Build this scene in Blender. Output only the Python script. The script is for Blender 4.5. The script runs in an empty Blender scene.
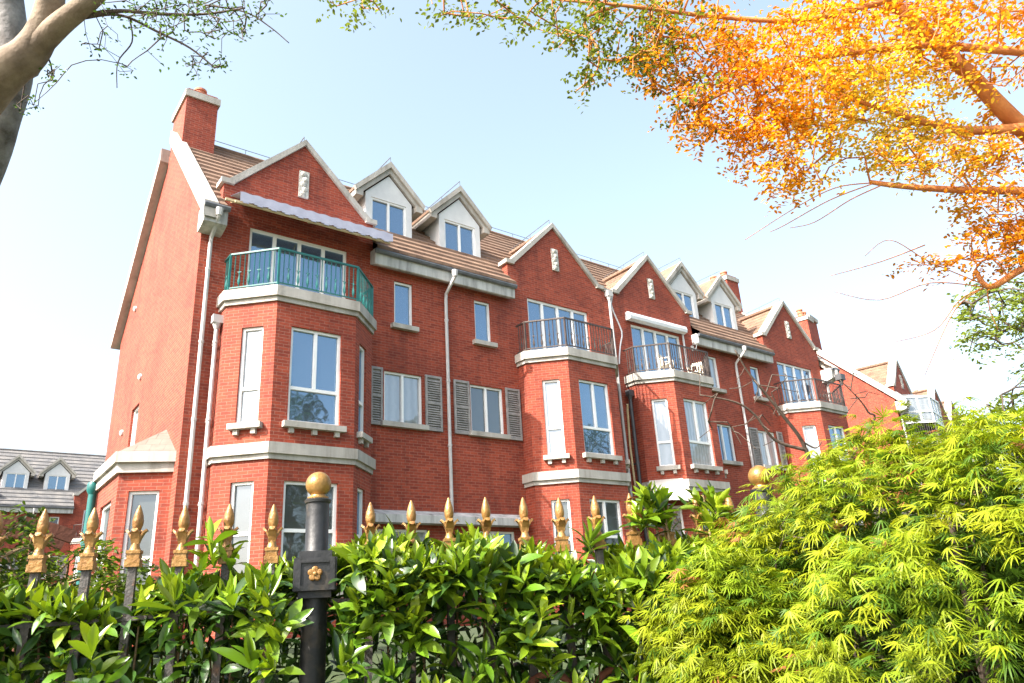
import bpy, math, random
import numpy as np
from mathutils import Vector, Matrix
random.seed(7); rng = np.random.default_rng(11)
SC = bpy.context.scene; COL = SC.collection
R = math.radians
GZ = -0.15          # ground height at the houses (0 = eye level of the photographer)
LOWZ = -1.6         # footpath level
# ------------------------------------------------------------------ camera
RM = Matrix(((0.7976220895654006, -0.16595780794043616, -0.5798767181228519),
             (-0.6004481184131802, -0.3095020689016465, -0.7373401700976777),
             (-0.05710568563108063, 0.936304691502294, -0.3465147404359567)))
F = 744.24
cam_d = bpy.data.cameras.new('camera'); cam = bpy.data.objects.new('camera', cam_d); COL.objects.link(cam)
cam.matrix_world = RM.to_4x4(); cam_d.sensor_width = 36; cam_d.lens = F/1024*36; cam_d.sensor_fit = 'HORIZONTAL'
cam_d.clip_start = .05; cam_d.clip_end = 3000
SC.camera = cam
def at(u, v, depth):                       # image point at a distance along the lens axis -> world point
    return RM @ Vector(((u-512)/F*depth, -(v-341.5)/F*depth, -depth))
# ------------------------------------------------------------------ materials
def new_mat(name):
    m = bpy.data.materials.new(name); m.use_nodes = True
    nt = m.node_tree; b = nt.nodes['Principled BSDF']
    return m, nt, b
def N(nt, t, **kw):
    n = nt.nodes.new(t)
    for k, v in kw.items():
        if k in n.inputs.keys(): n.inputs[k].default_value = v
        else: setattr(n, k, v)
    return n
def rgba(c): return (c[0], c[1], c[2], 1)
def ramp(nt, fac, stops):
    r = nt.nodes.new('ShaderNodeValToRGB'); nt.links.new(fac, r.inputs[0])
    e = r.color_ramp.elements
    while len(e) < len(stops): e.new(.5)
    for i, (p, c) in enumerate(stops): e[i].position = p; e[i].color = rgba(c)
    return r
def mixc(nt, fac, a, b, mode='MIX'):
    n = nt.nodes.new('ShaderNodeMix'); n.data_type = 'RGBA'; n.blend_type = mode
    for sock, val in ((n.inputs[0], fac), (n.inputs[6], a), (n.inputs[7], b)):
        if hasattr(val, 'is_output'): nt.links.new(val, sock)
        elif isinstance(val, (int, float)): sock.default_value = val
        else: sock.default_value = rgba(val)
    return n.outputs[2]
def noisy(name, c0, c1, scale=3, rough=.8, bump=.15, detail=6, metallic=0, c2=None, streak=False, bscale=None):
    m, nt, b = new_mat(name)
    tc = N(nt, 'ShaderNodeTexCoord')
    src = tc.outputs['Object']
    if streak:
        mp = N(nt, 'ShaderNodeMapping'); mp.inputs['Scale'].default_value = (1, 1, .12); nt.links.new(src, mp.inputs[0]); src = mp.outputs[0]
    n = N(nt, 'ShaderNodeTexNoise', Scale=scale, Detail=detail, Roughness=.65); nt.links.new(src, n.inputs['Vector'])
    st = [(.3, c0), (.68, c1)]
    if c2: st = [(.28, c2), (.46, c0), (.7, c1)]
    r = ramp(nt, n.outputs[0], st)
    nt.links.new(r.outputs[0], b.inputs['Base Color'])
    b.inputs['Roughness'].default_value = rough; b.inputs['Metallic'].default_value = metallic
    if bump:
        n2 = N(nt, 'ShaderNodeTexNoise', Scale=bscale or scale*6, Detail=5); nt.links.new(tc.outputs['Object'], n2.inputs['Vector'])
        bp = N(nt, 'ShaderNodeBump', Strength=bump, Distance=.02); nt.links.new(n2.outputs[0], bp.inputs['Height']); nt.links.new(bp.outputs[0], b.inputs['Normal'])
    return m
def brick_mat(name, ca, cb, mortar, course=.078, width=.25):
    m, nt, b = new_mat(name)
    uv = N(nt, 'ShaderNodeUVMap')
    br = N(nt, 'ShaderNodeTexBrick'); br.inputs['Scale'].default_value = 1
    br.inputs['Brick Width'].default_value = width; br.inputs['Row Height'].default_value = course
    br.inputs['Mortar Size'].default_value = .0075; br.inputs['Mortar Smooth'].default_value = .3; br.inputs['Bias'].default_value = -.1
    br.inputs['Color1'].default_value = rgba(ca); br.inputs['Color2'].default_value = rgba(cb); br.inputs['Mortar'].default_value = rgba(mortar)
    nt.links.new(uv.outputs[0], br.inputs['Vector'])
    n = N(nt, 'ShaderNodeTexNoise', Scale=.55, Detail=7, Roughness=.6); nt.links.new(uv.outputs[0], n.inputs['Vector'])
    r = ramp(nt, n.outputs[0], [(.28, (.68, .62, .62)), (.5, (1, 1, 1)), (.74, (1.16, 1.2, 1.2))])
    c = mixc(nt, 1.0, br.outputs['Color'], r.outputs[0], 'MULTIPLY')
    n3 = N(nt, 'ShaderNodeTexNoise', Scale=9, Detail=4, Roughness=.7); nt.links.new(uv.outputs[0], n3.inputs['Vector'])
    r3 = ramp(nt, n3.outputs[0], [(.35, (.82, .8, .8)), (.7, (1.14, 1.16, 1.18))])
    c = mixc(nt, 1.0, c, r3.outputs[0], 'MULTIPLY')
    mp = N(nt, 'ShaderNodeMapping'); mp.inputs['Scale'].default_value = (2.2, .22, 1); nt.links.new(uv.outputs[0], mp.inputs[0])   # rain streaks and soot
    n4 = N(nt, 'ShaderNodeTexNoise', Scale=1.0, Detail=6, Roughness=.6); nt.links.new(mp.outputs[0], n4.inputs['Vector'])
    r4 = ramp(nt, n4.outputs[0], [(.30, (.66, .64, .66)), (.48, (1, 1, 1)), (.66, (1, 1, 1)), (.8, (1.18, 1.35, 1.45))])
    c = mixc(nt, 1.0, c, r4.outputs[0], 'MULTIPLY')
    nt.links.new(c, b.inputs['Base Color']); b.inputs['Roughness'].default_value = .85
    bp = N(nt, 'ShaderNodeBump', Strength=.5, Distance=.012); bp.invert = True
    nt.links.new(br.outputs['Fac'], bp.inputs['Height']); nt.links.new(bp.outputs[0], b.inputs['Normal'])
    return m
def tile_mat(name, ca, cb, cc):
    m, nt, b = new_mat(name)
    uv = N(nt, 'ShaderNodeUVMap')
    br = N(nt, 'ShaderNodeTexBrick'); br.inputs['Scale'].default_value = 1
    br.inputs['Brick Width'].default_value = .3; br.inputs['Row Height'].default_value = .33
    br.inputs['Mortar Size'].default_value = .012; br.inputs['Bias'].default_value = 0
    br.inputs['Color1'].default_value = rgba(ca); br.inputs['Color2'].default_value = rgba(cb); br.inputs['Mortar'].default_value = rgba([x*.35 for x in ca])
    nt.links.new(uv.outputs[0], br.inputs['Vector'])
    n = N(nt, 'ShaderNodeTexNoise', Scale=1.2, Detail=8, Roughness=.7); nt.links.new(uv.outputs[0], n.inputs['Vector'])
    r = ramp(nt, n.outputs[0], [(.35, (0, 0, 0)), (.7, (1, 1, 1))])
    nt.links.new(mixc(nt, r.outputs[0], br.outputs['Color'], cc), b.inputs['Base Color'])
    b.inputs['Roughness'].default_value = .8
    n2 = N(nt, 'ShaderNodeTexNoise', Scale=14, Detail=4); nt.links.new(uv.outputs[0], n2.inputs['Vector'])
    bp = N(nt, 'ShaderNodeBump', Strength=.35, Distance=.02); nt.links.new(n2.outputs[0], bp.inputs['Height']); nt.links.new(bp.outputs[0], b.inputs['Normal'])
    return m
def glass_mat(name, back, mirror, tint=(.75, .86, 1.0), stripes=0, rough=.03):
    # a window pane: the room or the curtain behind it, seen through, under a reflecting face
    m, nt, b = new_mat(name)
    b.inputs['Roughness'].default_value = .7; b.inputs['Base Color'].default_value = rgba(back)
    uv = N(nt, 'ShaderNodeTexCoord')
    if stripes:
        w = N(nt, 'ShaderNodeTexWave', Scale=stripes, Distortion=5.0, Detail=3); w.bands_direction = 'X'
        nt.links.new(uv.outputs['Object'], w.inputs['Vector'])
        r = ramp(nt, w.outputs[0], [(0, [x*.72 for x in back]), (1, back)]); nt.links.new(r.outputs[0], b.inputs['Base Color'])
    g = N(nt, 'ShaderNodeBsdfGlossy', Roughness=rough); g.inputs['Color'].default_value = rgba(tint)
    n = N(nt, 'ShaderNodeTexNoise', Scale=1.6, Detail=2); nt.links.new(uv.outputs['Object'], n.inputs['Vector'])
    bp = N(nt, 'ShaderNodeBump', Strength=.10, Distance=.06); nt.links.new(n.outputs[0], bp.inputs['Height']); nt.links.new(bp.outputs[0], g.inputs['Normal'])
    lw = N(nt, 'ShaderNodeLayerWeight', Blend=.35)
    ad = N(nt, 'ShaderNodeMath', operation='ADD', use_clamp=True); ad.inputs[1].default_value = mirror
    ml = N(nt, 'ShaderNodeMath', operation='MULTIPLY'); ml.inputs[1].default_value = .55
    nt.links.new(lw.outputs['Fresnel'], ml.inputs[0]); nt.links.new(ml.outputs[0], ad.inputs[0])
    mx = N(nt, 'ShaderNodeMixShader'); nt.links.new(ad.outputs[0], mx.inputs[0]); nt.links.new(b.outputs[0], mx.inputs[1]); nt.links.new(g.outputs[0], mx.inputs[2])
    nt.links.new(mx.outputs[0], nt.nodes['Material Output'].inputs[0])
    return m
def leaf_mat(name, rough=.45, trans=.35, spec=.5, tcol=(1.0, 1.0, .55)):
    m, nt, b = new_mat(name)
    a = N(nt, 'ShaderNodeAttribute', attribute_name='tint')
    nt.links.new(a.outputs['Color'], b.inputs['Base Color']); b.inputs['Roughness'].default_value = rough
    b.inputs['Specular IOR Level'].default_value = spec
    t = N(nt, 'ShaderNodeBsdfTranslucent'); nt.links.new(mixc(nt, 1.0, a.outputs['Color'], tcol, 'MULTIPLY'), t.inputs['Color'])
    mx = N(nt, 'ShaderNodeMixShader'); mx.inputs[0].default_value = trans
    nt.links.new(b.outputs[0], mx.inputs[1]); nt.links.new(t.outputs[0], mx.inputs[2]); nt.links.new(mx.outputs[0], nt.nodes['Material Output'].inputs[0])
    return m
BRICK = brick_mat('red brick', (.33, .052, .021), (.205, .028, .0125), (.31, .118, .078))
TILE = tile_mat('brown roof tile', (.165, .092, .056), (.085, .046, .030), (.25, .155, .10))
BEIGETILE = tile_mat('pale beige tile', (.15, .125, .10), (.11, .09, .07), (.19, .165, .135))
SLATE = tile_mat('grey roof slate', (.12, .12, .125), (.07, .075, .085), (.20, .185, .17))
STONE = noisy('pale cast stone', (.37, .345, .305), (.50, .47, .425), 2.2, .85, .2, c2=(.21, .19, .16), streak=True)
FASCIA = noisy('weathered concrete', (.42, .41, .39), (.60, .59, .56), 3.5, .85, .2, c2=(.14, .13, .12), streak=True)
RENDERED = noisy('white render', (.58, .58, .58), (.70, .70, .69), 2.0, .8, .08)
FRAME = noisy('white window frame', (.78, .78, .76), (.84, .84, .82), 3, .4, 0)
PLAQUE = noisy('carved stone', (.45, .43, .38), (.68, .66, .6), 7, .9, 1.0, c2=(.22, .2, .17))
LOUVRE = noisy('weathered grey wood', (.18, .172, .168), (.33, .31, .295), 5, .7, .2)
PIPE = noisy('grey pipe paint', (.42, .40, .39), (.55, .53, .51), 3, .5, .05)
DARKPIPE = noisy('dark pipe paint', (.04, .04, .045), (.08, .08, .085), 4, .45, .05)
GUTTER = noisy('dark grey gutter', (.07, .075, .085), (.15, .155, .17), 5, .5, .05)
TEAL = noisy('teal paint', (.006, .085, .08), (.012, .14, .125), 5, .35, .05)
BLACKIRON = noisy('black iron', (.007, .008, .009), (.022, .022, .024), 6, .5, .15, c2=(.06, .045, .03))
RAILIRON = noisy('brown black iron', (.03, .022, .02), (.085, .06, .05), 6, .5, .1)
RUSTIRON = noisy('weathered picket iron', (.04, .036, .033), (.10, .088, .075), 14, .6, .25, c2=(.16, .07, .03))
GOLD = noisy('gold paint', (.23, .115, .03), (.34, .19, .058), 16, .42, .3, metallic=.25, c2=(.13, .055, .02), bscale=60)
OLDGOLD = noisy('tarnished gold paint', (.24, .125, .03), (.34, .20, .06), 12, .38, .2, metallic=.35, c2=(.09, .04, .015), bscale=70)
AWNCLOTH = noisy('pale lilac awning sheet', (.36, .36, .45), (.46, .46, .56), 4, .6, .1)
WHITEMETAL = noisy('white painted metal', (.62, .63, .64), (.74, .75, .76), 3, .4, .05)
PLASTIC = noisy('cream plastic', (.68, .62, .5), (.76, .7, .58), 4, .4, .03)
CANOPY = noisy('cream canopy cloth', (.6, .55, .47), (.72, .68, .6), 3, .7, .1)
POTCLAY = noisy('terracotta', (.36, .13, .07), (.5, .2, .11), 6, .8, .2)
BARK = noisy('smooth mottled bark', (.16, .115, .075), (.27, .205, .14), 5, .85, .5, c2=(.07, .05, .032), bscale=22)
PALEBARK = noisy('pale grey bark', (.15, .14, .135), (.28, .27, .265), 5, .85, .6, c2=(.05, .04, .032), bscale=18)
DARKBARK = noisy('dark twig bark', (.045, .03, .022), (.1, .07, .05), 9, .85, .3)
WARMBARK = noisy('orange brown bark', (.40, .13, .035), (.55, .22, .06), 6, .85, .3)
STEM = noisy('hedge stem', (.16, .10, .05), (.28, .19, .10), 9, .8, .3)
TANPIPE = noisy('tan plastic pipe', (.5, .38, .2), (.62, .5, .3), 4, .5, .05)
REDBROWN = noisy('red brown timber', (.13, .04, .022), (.22, .075, .04), 5, .75, .3)
GL_SKY = glass_mat('window glass', (.04, .06, .09), .27, (.50, .74, 1.0))
GL_CURTAIN = glass_mat('window glass before white curtain', (.34, .34, .33), .16, (.7, .85, 1.0), 2.2)
GL_DARK = glass_mat('window glass before dark room', (.03, .035, .03), .14, (.7, .8, .9))
GL_BLIND = glass_mat('window glass before pale blind', (.24, .25, .25), .18, (.8, .9, 1.0), 1.3)
LEAF = leaf_mat('glossy leaf', .32, .28, .55)
MAPLELEAF = leaf_mat('thin maple leaf', .5, .42, .3)
TREELEAF = leaf_mat('thin tree leaf', .5, .62, .3)
GRASS = noisy('lawn', (.016, .03, .007), (.04, .055, .014), 2, .95, .4)
PAVE = noisy('footpath concrete', (.2, .19, .18), (.3, .29, .27), 1.5, .9, .2)
# ------------------------------------------------------------------ mesh builder
class MB:
    def __init__(s): s.v = []; s.f = []
    def face(s, pts):
        i = len(s.v); s.v += [tuple(p) for p in pts]; s.f.append(tuple(range(i, i+len(pts))))
    def box(s, a, b):
        x0, y0, z0 = a; x1, y1, z1 = b
        s.obox(((x0+x1)/2, (y0+y1)/2, (z0+z1)/2), (1, 0, 0), (0, 1, 0), (0, 0, 1), abs(x1-x0)/2, abs(y1-y0)/2, abs(z1-z0)/2)
    def obox(s, c, ax, ay, az, hx, hy, hz):
        c = Vector(c); ax = Vector(ax)*hx; ay = Vector(ay)*hy; az = Vector(az)*hz
        i = len(s.v)
        for sz in (-1, 1):
            for sx, sy in ((-1, -1), (1, -1), (1, 1), (-1, 1)): s.v.append(tuple(c+ax*sx+ay*sy+az*sz))
        for q in ((0, 3, 2, 1), (4, 5, 6, 7), (0, 1, 5, 4), (1, 2, 6, 5), (2, 3, 7, 6), (3, 0, 4, 7)): s.f.append(tuple(i+k for k in q))
    def bar(s, p, q, w, h=None, up=(0, 0, 1)):
        p = Vector(p); q = Vector(q); d = (q-p); L = d.length; d = d/L
        u = Vector(up)
        if abs(u.dot(d)) > .98: u = Vector((1, 0, 0))
        sd = d.cross(u).normalized(); u = sd.cross(d)
        s.obox((p+q)/2, d, sd, u, L/2, w/2, (h or w)/2)
    def prism(s, poly, vec):                # planar polygon swept along vec
        vec = Vector(vec); a = [Vector(p) for p in poly]; b = [p+vec for p in a]; n = len(a); i = len(s.v)
        s.v += [tuple(p) for p in a+b]
        s.f.append(tuple(i+k for k in reversed(range(n)))); s.f.append(tuple(i+n+k for k in range(n)))
        for k in range(n): j = (k+1) % n; s.f.append((i+k, i+j, i+n+j, i+n+k))
    def tube(s, pts, rad, n=6, cap=True):
        pts = [Vector(p) for p in pts]; m = len(pts)
        rs = rad if hasattr(rad, '__len__') else [rad]*m
        i = len(s.v); ref = Vector((.31, .2, .93)).normalized()
        for k, p in enumerate(pts):
            d = (pts[min(k+1, m-1)]-pts[max(k-1, 0)]).normalized()
            a = d.cross(ref)
            if a.length < .1: a = d.cross(Vector((1, 0, 0)))
            a.normalize(); b = d.cross(a)
            for t in range(n):
                w = 2*math.pi*t/n; s.v.append(tuple(p+(a*math.cos(w)+b*math.sin(w))*rs[k]))
        for k in range(m-1):
            for t in range(n):
                j = (t+1) % n; s.f.append((i+k*n+t, i+k*n+j, i+(k+1)*n+j, i+(k+1)*n+t))
        if cap:
            s.f.append(tuple(i+t for t in reversed(range(n)))); s.f.append(tuple(i+(m-1)*n+t for t in range(n)))
    def lathe(s, prof, base, n=16, axis=(0, 0, 1), sq=False):     # prof: (radius, height)
        base = Vector(base); az = Vector(axis).normalized()
        ax = az.cross(Vector((0, 1, 0)));
        if ax.length < .1: ax = Vector((1, 0, 0))
        ax.normalize(); ay = az.cross(ax); i = len(s.v); m = len(prof)
        for r, h in prof:
            for t in range(n):
                w = 2*math.pi*(t+.5)/n; s.v.append(tuple(base+az*h+(ax*math.cos(w)+ay*math.sin(w))*r))
        for k in range(m-1):
            for t in range(n):
                j = (t+1) % n; s.f.append((i+k*n+t, i+k*n+j, i+(k+1)*n+j, i+(k+1)*n+t))
        s.f.append(tuple(i+t for t in reversed(range(n)))); s.f.append(tuple(i+(m-1)*n+t for t in range(n)))
    def build(s, name, mat, parent=None, smooth=False, uv=True):
        me = bpy.data.meshes.new(name); me.from_pydata(s.v, [], s.f); me.update()
        if uv:
            ul = me.uv_layers.new(name='UVMap').data
            for p in me.polygons:
                n = p.normal
                h = Vector((1, 0, 0)) if abs(n.z) > .95 else Vector((-n.y, n.x, 0)).normalized()
                w = Vector((0, 1, 0)) if abs(n.z) > .95 else n.cross(h)
                for li in p.loop_indices:
                    co = me.vertices[me.loops[li].vertex_index].co; ul[li].uv = (co.dot(h), co.dot(w))
        if smooth:
            for p in me.polygons: p.use_smooth = True
            if smooth != 'all': me.set_sharp_from_angle(angle=R(40))
        me.materials.append(mat)
        o = bpy.data.objects.new(name, me); COL.objects.link(o)
        if parent is not None:
            o.parent = parent
            # geometry is written in world coordinates: cancel the parents' offset
            off = Vector((0, 0, 0)); q = parent
            while q is not None: off += q.location; q = q.parent
            o.location = -off
        return o
def tag(o, label=None, cat=None, group=None, kind=None):
    for k, v in (('label', label), ('category', cat), ('group', group), ('kind', kind)):
        if v: o[k] = v
    return o
def empty(name, loc, label=None, cat=None, group=None):
    o = bpy.data.objects.new(name, None); COL.objects.link(o); o.location = loc; o.empty_display_size = .2
    return tag(o, label, cat, group)
def copy_tree(o, parent=None):
    c = o.copy(); COL.objects.link(c); c.parent = parent
    for ch in list(o.children): copy_tree(ch, c)
    return c
def drop_tree(o):
    for ch in list(o.children): drop_tree(ch)
    bpy.data.objects.remove(o)
# fast leaf clouds: template copied through matrices
def cloud(name, tv, tf, mats, locs, tints, mat, parent=None, smooth=True):
    tv = np.asarray(tv, float)
    if tv.ndim == 2: tv = tv[None].repeat(1, 0)
    n = len(locs); k = tv.shape[1]
    pick = rng.integers(0, tv.shape[0], n)
    V = np.einsum('nij,nkj->nki', mats, tv[pick])+locs[:, None, :]
    V = V.reshape(-1, 3)
    lens = np.array([len(f) for f in tf]); flat = np.concatenate([np.array(f) for f in tf])
    loops = (flat[None, :]+(np.arange(n)*k)[:, None]).reshape(-1)
    tot = np.tile(lens, n); start = np.concatenate([[0], np.cumsum(tot)[:-1]])
    me = bpy.data.meshes.new(name)
    me.vertices.add(len(V)); me.vertices.foreach_set('co', V.astype(np.float32).reshape(-1))
    me.loops.add(len(loops)); me.loops.foreach_set('vertex_index', loops.astype(np.int32))
    me.polygons.add(len(tot)); me.polygons.foreach_set('loop_start', start.astype(np.int32)); me.polygons.foreach_set('loop_total', tot.astype(np.int32))
    if smooth: me.polygons.foreach_set('use_smooth', np.ones(len(tot), bool))
    ca = me.color_attributes.new('tint', 'FLOAT_COLOR', 'POINT')
    c4 = np.ones((n, k, 4), np.float32); c4[:, :, :3] = np.asarray(tints)[:, None, :]
    ca.data.foreach_set('color', c4.reshape(-1))
    me.update(calc_edges=True); me.validate()
    me.materials.append(mat)
    o = bpy.data.objects.new(name, me); COL.objects.link(o)
    if parent is not None: o.parent = parent; o.location = -parent.location
    return o
def unit(a): return a/np.maximum(np.linalg.norm(a, axis=-1, keepdims=True), 1e-9)
def frames(ydir, zhint, scale):             # leaf local y = along the leaf, z = its face
    y = unit(np.asarray(ydir)); x = unit(np.cross(y, zhint)); z = np.cross(x, y)
    return np.stack([x, y, z], -1)*np.asarray(scale)[:, None, None]
# ------------------------------------------------------------------ the brick terrace
FY = 17.5                                    # facade plane
X0, X1 = 4.13, 32.45                         # left and right end of the block
GC = [6.69, 15.87, 20.76, 29.9]              # gable / bay centres
PW = [11.25, 25.35]                          # dormer pairs sit over these party walls
RY, RZ = 22.05, 15.05                        # ridge
def roofz(y): return 10.0+(y-17.0)
def panel(mb, o, u, n, L, z0, z1, ops, rev=.13):
    """wall panel with recessed openings: origin o (x,y), direction u, outward normal n, length L"""
    P = lambda a, z, d=0: (o[0]+u[0]*a-n[0]*d, o[1]+u[1]*a-n[1]*d, z)
    us = sorted({0, L} | {q for op in ops for q in op[:2]}); zs = sorted({z0, z1} | {q for op in ops for q in op[2:4]})
    for a, b in zip(us[:-1], us[1:]):
        for c, d in zip(zs[:-1], zs[1:]):
            mu, mz = (a+b)/2, (c+d)/2
            if any(op[0] < mu < op[1] and op[2] < mz < op[3] for op in ops): continue
            mb.face([P(a, c), P(b, c), P(b, d), P(a, d)])
    for a, b, c, d in [op[:4] for op in ops]:
        mb.face([P(a, c), P(a, d), P(a, d, rev), P(a, c, rev)]); mb.face([P(b, d), P(b, c), P(b, c, rev), P(b, d, rev)])
        mb.face([P(a, d), P(b, d), P(b, d, rev), P(a, d, rev)]); mb.face([P(b, c), P(a, c), P(a, c, rev), P(b, c, rev)])
def window(root, o, u, n, op, glass, cols=2, transom=None, sill=True, rev=.13, brackets=0, fw=.06, sillx=.12, name='window', label=None):
    a, b, c, d = op
    U = Vector((u[0], u[1], 0)); Nn = Vector((n[0], n[1], 0)); O = Vector((o[0], o[1], 0))
    P = lambda s, z, dep: O+U*s-Nn*dep+Vector((0, 0, z))
    fr = MB(); dep = rev-.035
    def bar(s0, z0, s1, z1, w, dd=dep, t=.07):
        fr.obox((P(s0, z0, dd)+P(s1, z1, dd))/2, U, Nn, (0, 0, 1), max(abs(s1-s0), w)/2, t/2, max(abs(z1-z0), w)/2)
    bar(a+fw/2, c, a+fw/2, d, fw); bar(b-fw/2, c, b-fw/2, d, fw)
    bar(a+fw, c+fw/2, b-fw, c+fw/2, fw); bar(a+fw, d-fw/2, b-fw, d-fw/2, fw)
    lo = c
    if transom:
        bar(a+fw, transom, b-fw, transom, fw*1.2); lo = transom
    for k in range(1, cols):
        s = a+(b-a)*k/cols; bar(s, lo+fw*.6 if transom else c+fw, s, d-fw, fw*1.15, dep-.004)
    w = fr.build(name, FRAME, root)
    if label: w['label'] = label
    pn = MB(); pn.face([P(a+.02, c+.02, rev-.01), P(b-.02, c+.02, rev-.01), P(b-.02, d-.02, rev-.01), P(a+.02, d-.02, rev-.01)])
    pn.build('pane', glass, w)
    if sill:
        sm = MB()
        sm.obox(P((a+b)/2, c-.07, -.03), U, Nn, (0, 0, 1), (b-a)/2+sillx, .12, .068)
        for k in range(brackets):
            s = a+(b-a)*(k+.15)/(brackets-.7) if brackets > 1 else (a+b)/2
            sm.obox(P(s, c-.20, -.025), U, Nn, (0, 0, 1), .055, .07, .062)
        sm.build('sill', STONE, w)
    return w
def bay_pts(gc, e=0): return [(gc-1.93-e, FY), (gc-1.93-e, 17.06-e*.5), (gc-1.02-e*.5, 16.15-e), (gc+1.02+e*.5, 16.15-e), (gc+1.93+e, 17.06-e*.5), (gc+1.93+e, FY)]
def slab(mb, pts, z0, z1): mb.prism([(x, y, z0) for x, y in pts], (0, 0, z1-z0))
S2 = math.sqrt(.5)
def railing(root, gc, mat, zb, zt, balcony):
    r = MB(); e = .04
    pts = [(gc-1.92, FY-.02), (gc-1.92, 17.04), (gc-1.04, 16.12), (gc+1.04, 16.12), (gc+1.92, 17.04), (gc+1.92, FY-.02)]
    q = [Vector((x, y, 0)) for x, y in pts]
    for i, (p, s) in enumerate(zip(q[:-1], q[1:])):
        d = s-p; L = d.length; k = max(1, round(L/.125))
        r.bar(p+Vector((0, 0, zt)), s+Vector((0, 0, zt)), .055, .045); r.bar(p+Vector((0, 0, zb+.09)), s+Vector((0, 0, zb+.09)), .035, .03)
        for t in range(1, k):
            c = p+d*t/k
            r.bar(c+Vector((0, 0, zb+.1)), c+Vector((0, 0, zt-.02)), .019)
            if t % 2 == 0:      # bottle shaped ornament with a small cross bar
                r.lathe([(.012, .14), (.034, .22), (.036, .28), (.013, .42), (.026, .47), (.012, .52)], (c.x, c.y, zb), 6)
                dd = d.normalized(); r.bar(c-dd*.05+Vector((0, 0, zb+.5)), c+dd*.05+Vector((0, 0, zb+.5)), .016)
        if i: r.bar(p+Vector((0, 0, zb-.01)), p+Vector((0, 0, zt+.02)), .05)
    o = r.build('railing', mat, balcony); return o
def coping_run(mb, poly, y0, y1):            # poly in x,z
    mb.prism([(x, y0, z) for x, z in poly], (0, y1-y0, 0))

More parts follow.
